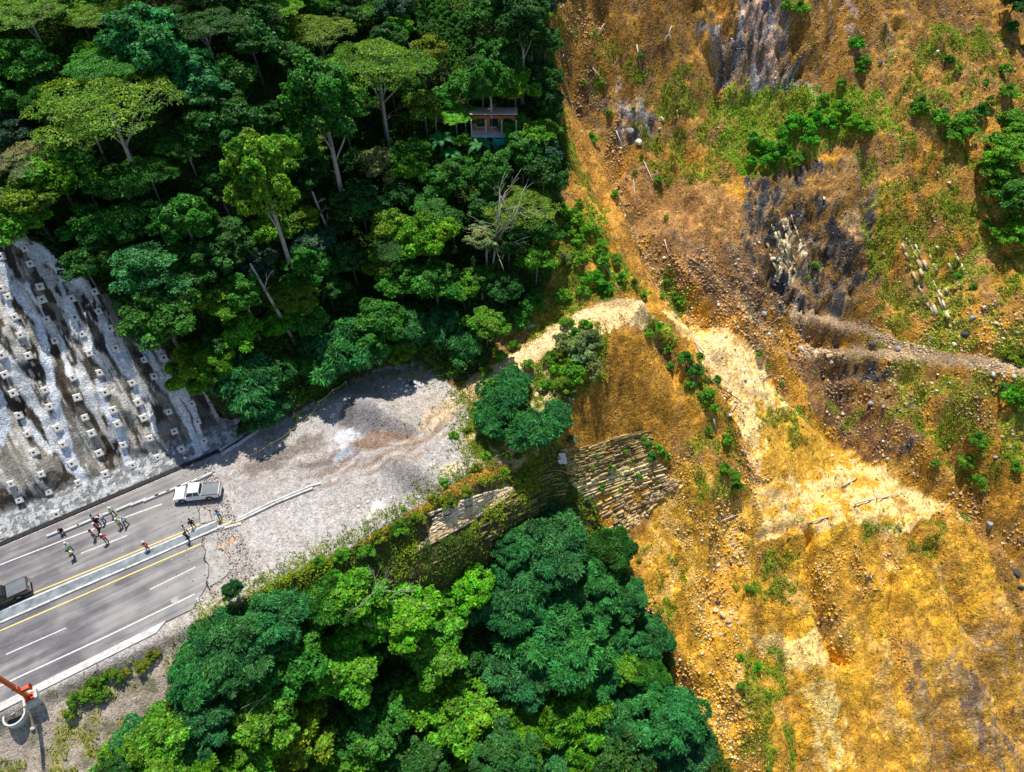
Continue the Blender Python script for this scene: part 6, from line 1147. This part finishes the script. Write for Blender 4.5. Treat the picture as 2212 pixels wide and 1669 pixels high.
def pickup(name, pos, rz, paint, label, cover=m_cov2):
    e = empty(name, pos, rz); tag(e, label, 'pickup truck', 'pickup trucks'); W_ = .90; r = .385; ax = (1.62, -1.45)
    def arch(xc): return [(xc + (r + .07) * math.cos(a), .38 + (r + .07) * math.sin(a)) for a in np.linspace(0, math.pi, 9)]
    P = [(2.50, .42)] + [q for q in arch(ax[0])] + [q for q in arch(ax[1])] + [(-2.55, .48), (-2.60, .62), (-2.60, 1.10), (-.62, 1.12), (-.58, 1.10), (1.05, 1.10), (1.30, 1.09), (2.05, 1.02), (2.40, .93), (2.56, .78), (2.58, .55)]
    P = P[:1] + P[1:]; mb_ = MB(); mb_.add(*extrude_profile(P, W_)); b = mb_.build('body', paint, e, bevel=.07); b.modifiers['bevel'].segments = 3; b.modifiers['bevel'].limit_method = 'ANGLE'; b.modifiers['bevel'].angle_limit = R(50)
    # cab: lofted greenhouse
    lo = [(-.60, .86), (1.22, .86)]; mb_ = MB(); zb, zt = 1.08, 1.74; V = [(-.62, -.86, zb), (1.32, -.86, zb), (1.32, .86, zb), (-.62, .86, zb), (-.50, -.70, zt), (.72, -.70, zt), (.72, .70, zt), (-.50, .70, zt)]
    mb_.add(V, [(0, 3, 2, 1), (4, 5, 6, 7), (0, 1, 5, 4), (1, 2, 6, 5), (2, 3, 7, 6), (3, 0, 4, 7)]); mb_.build('cab', paint, e, bevel=.05)
    def pan(nm, c4, m, off, par=e):
        c = sum((Vector(q) for q in c4), Vector()) / 4; n_ = (Vector(c4[1]) - Vector(c4[0])).cross(Vector(c4[3]) - Vector(c4[0])).normalized(); V = [Vector(q) + n_ * off for q in c4] + [Vector(q) - n_ * .02 for q in c4]; m2 = MB(); m2.add(V, [(0, 1, 2, 3), (7, 6, 5, 4), (0, 4, 5, 1), (1, 5, 6, 2), (2, 6, 7, 3), (3, 7, 4, 0)]); return m2.build(nm, m, par)
    def cabpt(u, v, s_): # u 0 rear..1 front, v 0 bottom..1 top on side s
        xb = lerp(-.62, 1.32, u); xt = lerp(-.50, .72, u); return (lerp(xb, xt, v), s_ * lerp(.86, .70, v), lerp(zb, zt, v))
    for s_ in (-1, 1):
        for u0_, u1_ in ((.08, .44), (.50, .90)):
            q = [cabpt(u0_, .12, s_), cabpt(u1_, .12, s_), cabpt(u1_, .86, s_), cabpt(u0_, .86, s_)]; q = q if s_ < 0 else q[::-1]; pan('side_window', q, m_glass, .012)
        m2 = MB(); m2.box((.98, s_ * 1.0, 1.20), (.12, .22, .16)); m2.build('side_mirror', paint, e, bevel=.02)
        for hx in (.52, -.36): m2 = MB(); m2.box((hx, s_ * .915, .98), (.16, .03, .035)); m2.build('door_handle', m_chr if paint is m_wp else paint, e)
        m2 = MB(); m2.box((2.42, s_ * .66, .84), (.20, .36, .16)); m2.build('headlight', m_lamp, e, bevel=.02); m2 = MB(); m2.box((-2.58, s_ * .83, .88), (.08, .14, .36)); m2.build('tail_light', m_red, e)
    pan('windshield', [(1.26, -.74, zb + .07), (1.26, .74, zb + .07), (.78, .62, zt - .06), (.78, -.62, zt - .06)], m_glass, .03); pan('rear_window', [(-.61, .70, zb + .18), (-.61, -.70, zb + .18), (-.52, -.60, zt - .10), (-.52, .60, zt - .10)], m_glass, .02)
    m2 = MB(); m2.box((-1.60, 0, 1.13), (1.86, 1.62, .05)); cv = m2.build('bed_cover', cover, e, bevel=.015)
    for s_ in (-1, 1): m2 = MB(); m2.box((-1.60, s_ * .84, 1.14), (1.9, .06, .05)); m2.build('bed_rail', m_dark, e)
    m2 = MB(); m2.box((-2.68, 0, .60), (.14, 1.7, .2)); m2.build('rear_bumper', m_chr, e, bevel=.02); m2 = MB(); m2.box((2.60, 0, .50), (.12, 1.72, .22)); m2.build('front_bumper', paint, e, bevel=.03); m2 = MB(); m2.box((2.57, 0, .80), (.06, .9, .18)); m2.build('grille', m_dark, e)
    m2 = MB(); m2.box((-2.63, 0, .72), (.02, .42, .12)); m2.build('number_plate', mat('plate', (.75, .68, .2), .5), e)
    m2 = MB(); m2.box((0, 0, .42), (4.9, 1.5, .18)); m2.build('chassis', m_dark, e)
    for xw in ax:
        for s_ in (-1, 1):
            wt = MB(); prof = [(.24, .11), (.30, .125), (.36, .12), (.385, .09), (.385, -.09), (.36, -.12), (.24, -.11)]; V = []; F_ = []; sg = 24
            for k in range(sg):
                a = 2 * math.pi * k / sg; V += [(rr * math.cos(a), yy, rr * math.sin(a)) for rr, yy in prof]
            for k in range(sg):
                for j in range(len(prof)): F_.append((7 * k + j, 7 * k + (j + 1) % 7, 7 * ((k + 1) % sg) + (j + 1) % 7, 7 * ((k + 1) % sg) + j))
            we = bpy.data.objects.new('wheel', None); COL.objects.link(we); we.parent = e; we.location = (xw, s_ * .79, .385); wt.add(V, F_); wt.build('tyre', m_tyre, we, smooth=True)
            rm = MB(); V = [(.245 * math.cos(2 * math.pi * k / 20), s_ * .09, .245 * math.sin(2 * math.pi * k / 20)) for k in range(20)]; rm.add(V + [(v[0], s_ * .02, v[2]) for v in V], [tuple(range(20)), tuple(range(20, 40))[::-1]] + [(k, (k + 1) % 20, 20 + (k + 1) % 20, 20 + k) for k in range(20)])
            ro = rm.build('rim', m_rim, we)
            hb_ = MB()
            for k in range(5): a = 2 * math.pi * (k + .5) / 5; hb_.box((.15 * math.cos(a), s_ * .094, .15 * math.sin(a)), (.07, .012, .07))
            hb_.build('rim_opening', m_dark, we)
    return e
f_ = Vector((*road_pt(*src(741, 2012), 0), 0)); r_ = Vector((*road_pt(*src(838, 2001), 0), 0)); d = (f_ - r_); rz = math.atan2(d.y, d.x); print('wheelbase', d.length)
side = Vector((math.cos(rz + math.pi / 2), math.sin(rz + math.pi / 2), 0)); side = side if side.y > 0 else -side
c = (f_ + r_) / 2 + side * .79 - d.normalized() * .085; pickup('pickup_truck', (c.x, c.y, .012), rz, m_wp, 'white double cab pickup with grey bed cover parked at the end of the road')
rr_ = Vector((*road_pt(*src(84, 2396), 0), 0)); dirb = -Vector((RD[0], RD[1], 0)); rzb = math.atan2(dirb.y, dirb.x); c = rr_ + Vector((-RN[0], -RN[1], 0)) * .79 + dirb * 1.45; pickup('pickup_truck', (c.x, c.y, .012), rzb, m_bp, 'black pickup with flat bed cover cut off by the left edge')

# ---------------------------------------------------------------- people
PM = {}
def cm(c):
    k = tuple(round(v, 3) for v in c)
    if k not in PM: PM[k] = mat('cloth_%d' % len(PM), c, .85, spec=.2)
    return PM[k]
SKIN = (.34, .17, .10); JEAN = (.035, .06, .14); BLK = (.015, .015, .018); WHT = (.80, .80, .80); NAVY = (.02, .03, .07); OLV = (.035, .04, .025); HV = (.45, .85, .10); ORG = (.80, .13, .03); RED = (.62, .03, .03)
def person(px, py, rz, label, shirt, pants, head='hair', hcol=BLK, vest=None, pose='stand', seed=0, skin=SKIN, stripe=True, z=.012, H=1.0):
    rd = random.Random(seed + 77); x, y = road_pt(*src(px, py), z); e = empty('person', (x, y, z), rz); e.scale = (H,) * 3; tag(e, label, 'person', 'people on the road')
    V = []; E = []; Rr = []; Tg = []
    def v(p, r, t, par=None):
        V.append(p); Rr.append(r); Tg.append(t)
        if par is not None: E.append((par, len(V) - 1))
        return len(V) - 1
    sit = pose == 'sit'; ph = .42 if sit else .93; lean = .18 if pose in ('lean', 'sit') else .04; tx = lambda z_: (z_ - ph) * lean
    pel = v((0, 0, ph), .135, 'p'); ab = v((tx(ph + .16), 0, ph + .17), .125, 's', pel); ch = v((tx(ph + .38), 0, ph + .37), .145, 's', ab); nk = v((tx(ph + .56), 0, ph + .55), .058, 'k', ch); hd1 = v((tx(ph + .62) + .02, 0, ph + .63), .085, 'k', nk); hd2 = v((tx(ph + .72) + .015, 0, ph + .73), .09, 'k', hd1); v((tx(ph + .66) + .125, 0, ph + .66), .016, 'k', hd1)
    st = .20 if pose == 'walk' else .07
    for s_ in (-1, 1):
        v((tx(ph + .66), s_ * .10, ph + .66), .014, 'k', hd1)
        hp = v((0, s_ * .095, ph - .05), .095, 'p', pel)
        if sit: kn = v((.44, s_ * .16, ph + .02), .062, 'p', hp); an = v((.52 + .1 * s_, s_ * .18, .10), .045, 'p', kn); toe = v((.70 + .1 * s_, s_ * .19, .045), .036, 'h', an)
        else: kn = v((s_ * st * .6 + .03, s_ * .11, .50), .062, 'p', hp); an = v((s_ * st - (.06 if pose == 'walk' else 0), s_ * .12, .09), .045, 'p', kn); v((an and s_ * st + .14, s_ * .14, .042), .036, 'h', an); v((s_ * st - .06, s_ * .12, .045), .036, 'h', an)
        sh = v((tx(ph + .46), s_ * .19, ph + .47), .066, 's', ch)
        arm = rd.choice(['down', 'bent', 'hip']) if pose != 'hold' else 'hold'
        if sit: el, wr = (.14, s_ * .27, ph + .24), (.36, s_ * .18, ph + .12)
        elif arm == 'hold': el, wr = (.06, s_ * .27, ph + .22), (.30, s_ * .10, ph + .24)
        elif arm == 'bent': el, wr = (-.02, s_ * .30, ph + .20), (.22, s_ * .26, ph + .18)
        elif arm == 'hip': el, wr = (-.08, s_ * .38, ph + .22), (.05, s_ * .20, ph + .04)
        else: el, wr = (-.02, s_ * .26, ph + .20), (.05 + .12 * s_ * (pose == 'walk'), s_ * .27, ph - .05)
        sl = 's' if rd.random() < .7 else 'k'; e1 = v(el, .046, 's', sh); w1 = v(wr, .030, sl, e1); dv = (Vector(wr) - Vector(el)).normalized(); pm = Vector(wr) + dv * .07; p1 = v(tuple(pm), .032, 'k', w1); side_ = dv.cross(Vector((0, 0, 1)) if abs(dv.z) < .9 else Vector((1, 0, 0))).normalized()
        for k, ln in zip((-1.5, -.5, .5, 1.5), (.065, .08, .075, .055)):
            b1 = pm + dv * .035 + side_ * k * .019; f1 = v(tuple(b1), .010, 'k', p1); v(tuple(b1 + dv * ln * .6 + Vector((0, 0, -.012))), .009, 'k', f1)
        tb = Vector(wr) + dv * .04 + side_ * .03 * s_; t1 = v(tuple(tb + side_ * .02 * s_), .011, 'k', w1); v(tuple(tb + dv * .045 + side_ * .035 * s_), .009, 'k', t1)
    me = bpy.data.meshes.new('body'); me.from_pydata(V, E, []); ob = bpy.data.objects.new('body', me); COL.objects.link(ob)
    ob.modifiers.new('s', 'SKIN'); ob.modifiers.new('u', 'SUBSURF').levels = 1
    if not me.skin_vertices: me.skin_vertices.new() if hasattr(me.skin_vertices, 'new') else None
    for i, sv_ in enumerate(me.skin_vertices[0].data): kr = 1.15 if Rr[i] > .03 else 1.0; sv_.radius = (Rr[i] * kr, Rr[i] * kr); sv_.use_root = i == pel
    dg = bpy.context.evaluated_depsgraph_get(); nm_ = bpy.data.meshes.new_from_object(ob.evaluated_get(dg)); bpy.data.objects.remove(ob)
    ms = dict(s=0, p=1, k=2, h=3); nm_.materials.clear()
    for m_ in (cm(shirt), cm(pants), cm(skin), cm(BLK)): nm_.materials.append(m_)
    A = np.array(V); Ea = np.array(E); Cn = np.array([q.center for q in nm_.polygons]); a, b = A[Ea[:, 0]], A[Ea[:, 1]]; ab_ = b - a; t = np.clip(((Cn[:, None] - a) * ab_).sum(-1) / ((ab_ ** 2).sum(-1) + 1e-9), 0, 1); dd = np.linalg.norm(Cn[:, None] - a - t[..., None] * ab_, axis=-1) - np.minimum(np.array(Rr)[Ea[:, 0]], np.array(Rr)[Ea[:, 1]]) ; bi = dd.argmin(1)
    nm_.polygons.foreach_set('material_index', [ms[Tg[Ea[k][1] if t[i, k] > .35 else Ea[k][0]]] for i, k in enumerate(bi)]); nm_.polygons.foreach_set('use_smooth', [True] * len(nm_.polygons)); link('body', nm_, None, e)
    hc = Vector((tx(ph + .72) + .012, 0, ph + .735)); Vv = []; F_ = []; sg = 14; rg = 5; hs_ = 1.18 if head != 'hair' else 1.08
    for i in range(rg):
        a = (i / rg) * math.pi / 2 - (.25 if head == 'hair' else 0)
        for k in range(sg): q = 2 * math.pi * k / sg; Vv.append(hc + Vector((.112 * hs_ * math.cos(a) * math.cos(q) - (.012 if head == 'hair' else 0), .092 * hs_ * math.cos(a) * math.sin(q), .115 * math.sin(a) * hs_ + .0)))
    Vv.append(hc + Vector((0, 0, .115 * hs_)))
    for i in range(rg - 1):
        for k in range(sg): F_.append((i * sg + k, i * sg + (k + 1) % sg, (i + 1) * sg + (k + 1) % sg, (i + 1) * sg + k))
    F_ += [((rg - 1) * sg + k, (rg - 1) * sg + (k + 1) % sg, len(Vv) - 1) for k in range(sg)]
    mb_ = MB(); mb_.add(Vv, F_)
    if head == 'helmet':
        n0 = len(mb_.V); Vb = [hc + Vector((.150 * math.cos(2 * math.pi * k / sg) + .015, .125 * math.sin(2 * math.pi * k / sg), .0)) for k in range(sg)] + [hc + Vector((.120 * math.cos(2 * math.pi * k / sg), .1 * math.sin(2 * math.pi * k / sg), .018)) for k in range(sg)]; mb_.add(Vb, [(k, (k + 1) % sg, sg + (k + 1) % sg, sg + k) for k in range(sg)])
    if head == 'cap': mb_.box(tuple(hc + Vector((.15, 0, .01))), (.1, .13, .015))
    if head == 'long': mb_.box(tuple(hc + Vector((-.10, 0, -.14))), (.07, .15, .28), taper=1.0)
    mb_.build({'helmet': 'helmet', 'cap': 'cap'}.get(head, 'hair'), cm(hcol), e, smooth=True)
    for s_ in (-1, 1): q = MB(); q.tube([tuple(hc + Vector((.088, s_ * .034, -.055))), tuple(hc + Vector((.098, s_ * .034, -.055)))], .012, 6); q.build('eye', cm(BLK), e)
    if vest:
        def shell(z0_, z1_, rx, ry, nm2, m_):
            Vv = []; nz = 5
            for i in range(nz):
                t = i / (nz - 1); zz = lerp(z0_, z1_, t); kx = 1 + .10 * math.sin(t * math.pi); off = tx(zz)
                for k in range(16): q = 2 * math.pi * k / 16; Vv.append((off + rx * kx * math.cos(q) * (.8 if t == 1 else 1), ry * kx * math.sin(q) * (.9 if t == 1 else 1), zz))
            m3 = MB(); m3.add(Vv, [(i * 16 + k, i * 16 + (k + 1) % 16, (i + 1) * 16 + (k + 1) % 16, (i + 1) * 16 + k) for i in range(nz - 1) for k in range(16)]); return m3.build(nm2, m_, par_, smooth=True)
        par_ = e; vo = shell(ph + .03, ph + .50, .175, .195, 'vest', cm(vest)); par_ = vo
        if stripe: shell(ph + .17, ph + .22, .186, .208, 'reflective_band', cm((.85, .85, .82))); shell(ph + .33, ph + .37, .186, .208, 'reflective_band', cm((.85, .85, .82)))
    return e
person(252,2132,-.9,'person in black jacket and jeans sitting on the kerb at the drain', BLK, JEAN, 'hair', (.30,.16,.10), pose='sit', seed=1, z=.02)
person(288,2203,2.6,'person in white and pale green behind the one in the lime vest', WHT, (.02,.16,.05), 'helmet', WHT, vest=(.62,.90,.55), seed=2); person(300,2228,-1.9,'person in lime green vest and jeans standing on the left lane', WHT, JEAN, 'cap', BLK, vest=HV, seed=3, pose='lean', stripe=False)
person(382,2154,.4,'person in red vest over white shirt with dark cap in the group', WHT, JEAN, 'cap', BLK, vest=RED, seed=4); person(400,2124,-2.4,'person in orange red vest and white helmet at the group centre', NAVY, BLK, 'helmet', WHT, vest=ORG, seed=5, stripe=False); person(430,2170,2.4,'person in red striped vest and white helmet nearest the dashed line', RED, NAVY, 'helmet', WHT, vest=RED, seed=6)
person(421,2090,3.3,'person in white shirt and blue jeans leaning toward the group', WHT, (.05,.14,.32), 'hair', (.3,.16,.1), pose='lean', seed=7); person(400,2103,-.6,'person in black between the white shirts', BLK, BLK, 'hair', BLK, seed=8); person(386,2092,.2,'person in white shirt at the back left of the group', (.72,.74,.85), NAVY, 'hair', BLK, seed=9)
person(458,2062,-.4,'person in lime vest and black trousers nearest the drain', WHT, BLK, 'helmet', WHT, vest=(.55,.9,.35), seed=10, pose='walk'); person(486,2108,2.2,'person in green vest and white jacket on the edge line', WHT, NAVY, 'helmet', WHT, vest=HV, seed=11, stripe=False); person(508,2101,2.9,'person in white shirt and olive trousers right of the group', WHT, OLV, 'hair', (.5,.5,.5), seed=12, pose='walk')
person(594,2200,1.9,'person in orange vest and white helmet standing by the median', ORG, JEAN, 'helmet', WHT, vest=ORG, seed=13); person(777,2110,2.4,'person in black uniform walking beside the median end', BLK, BLK, 'cap', BLK, seed=14, pose='walk'); person(750,2134,-.8,'person in white shirt standing on the median kerb', WHT, NAVY, 'hair', BLK, seed=15, z=.2, pose='hold'); person(757,2163,1.2,'person in black standing on the lower median kerb', OLV, BLK, 'hair', BLK, seed=16, z=.15); person(883,2075,2.7,'woman in light blue shirt with long black hair on the gravel', (.15,.55,.75), NAVY, 'long', BLK, seed=17, pose='hold')
flush_labels()
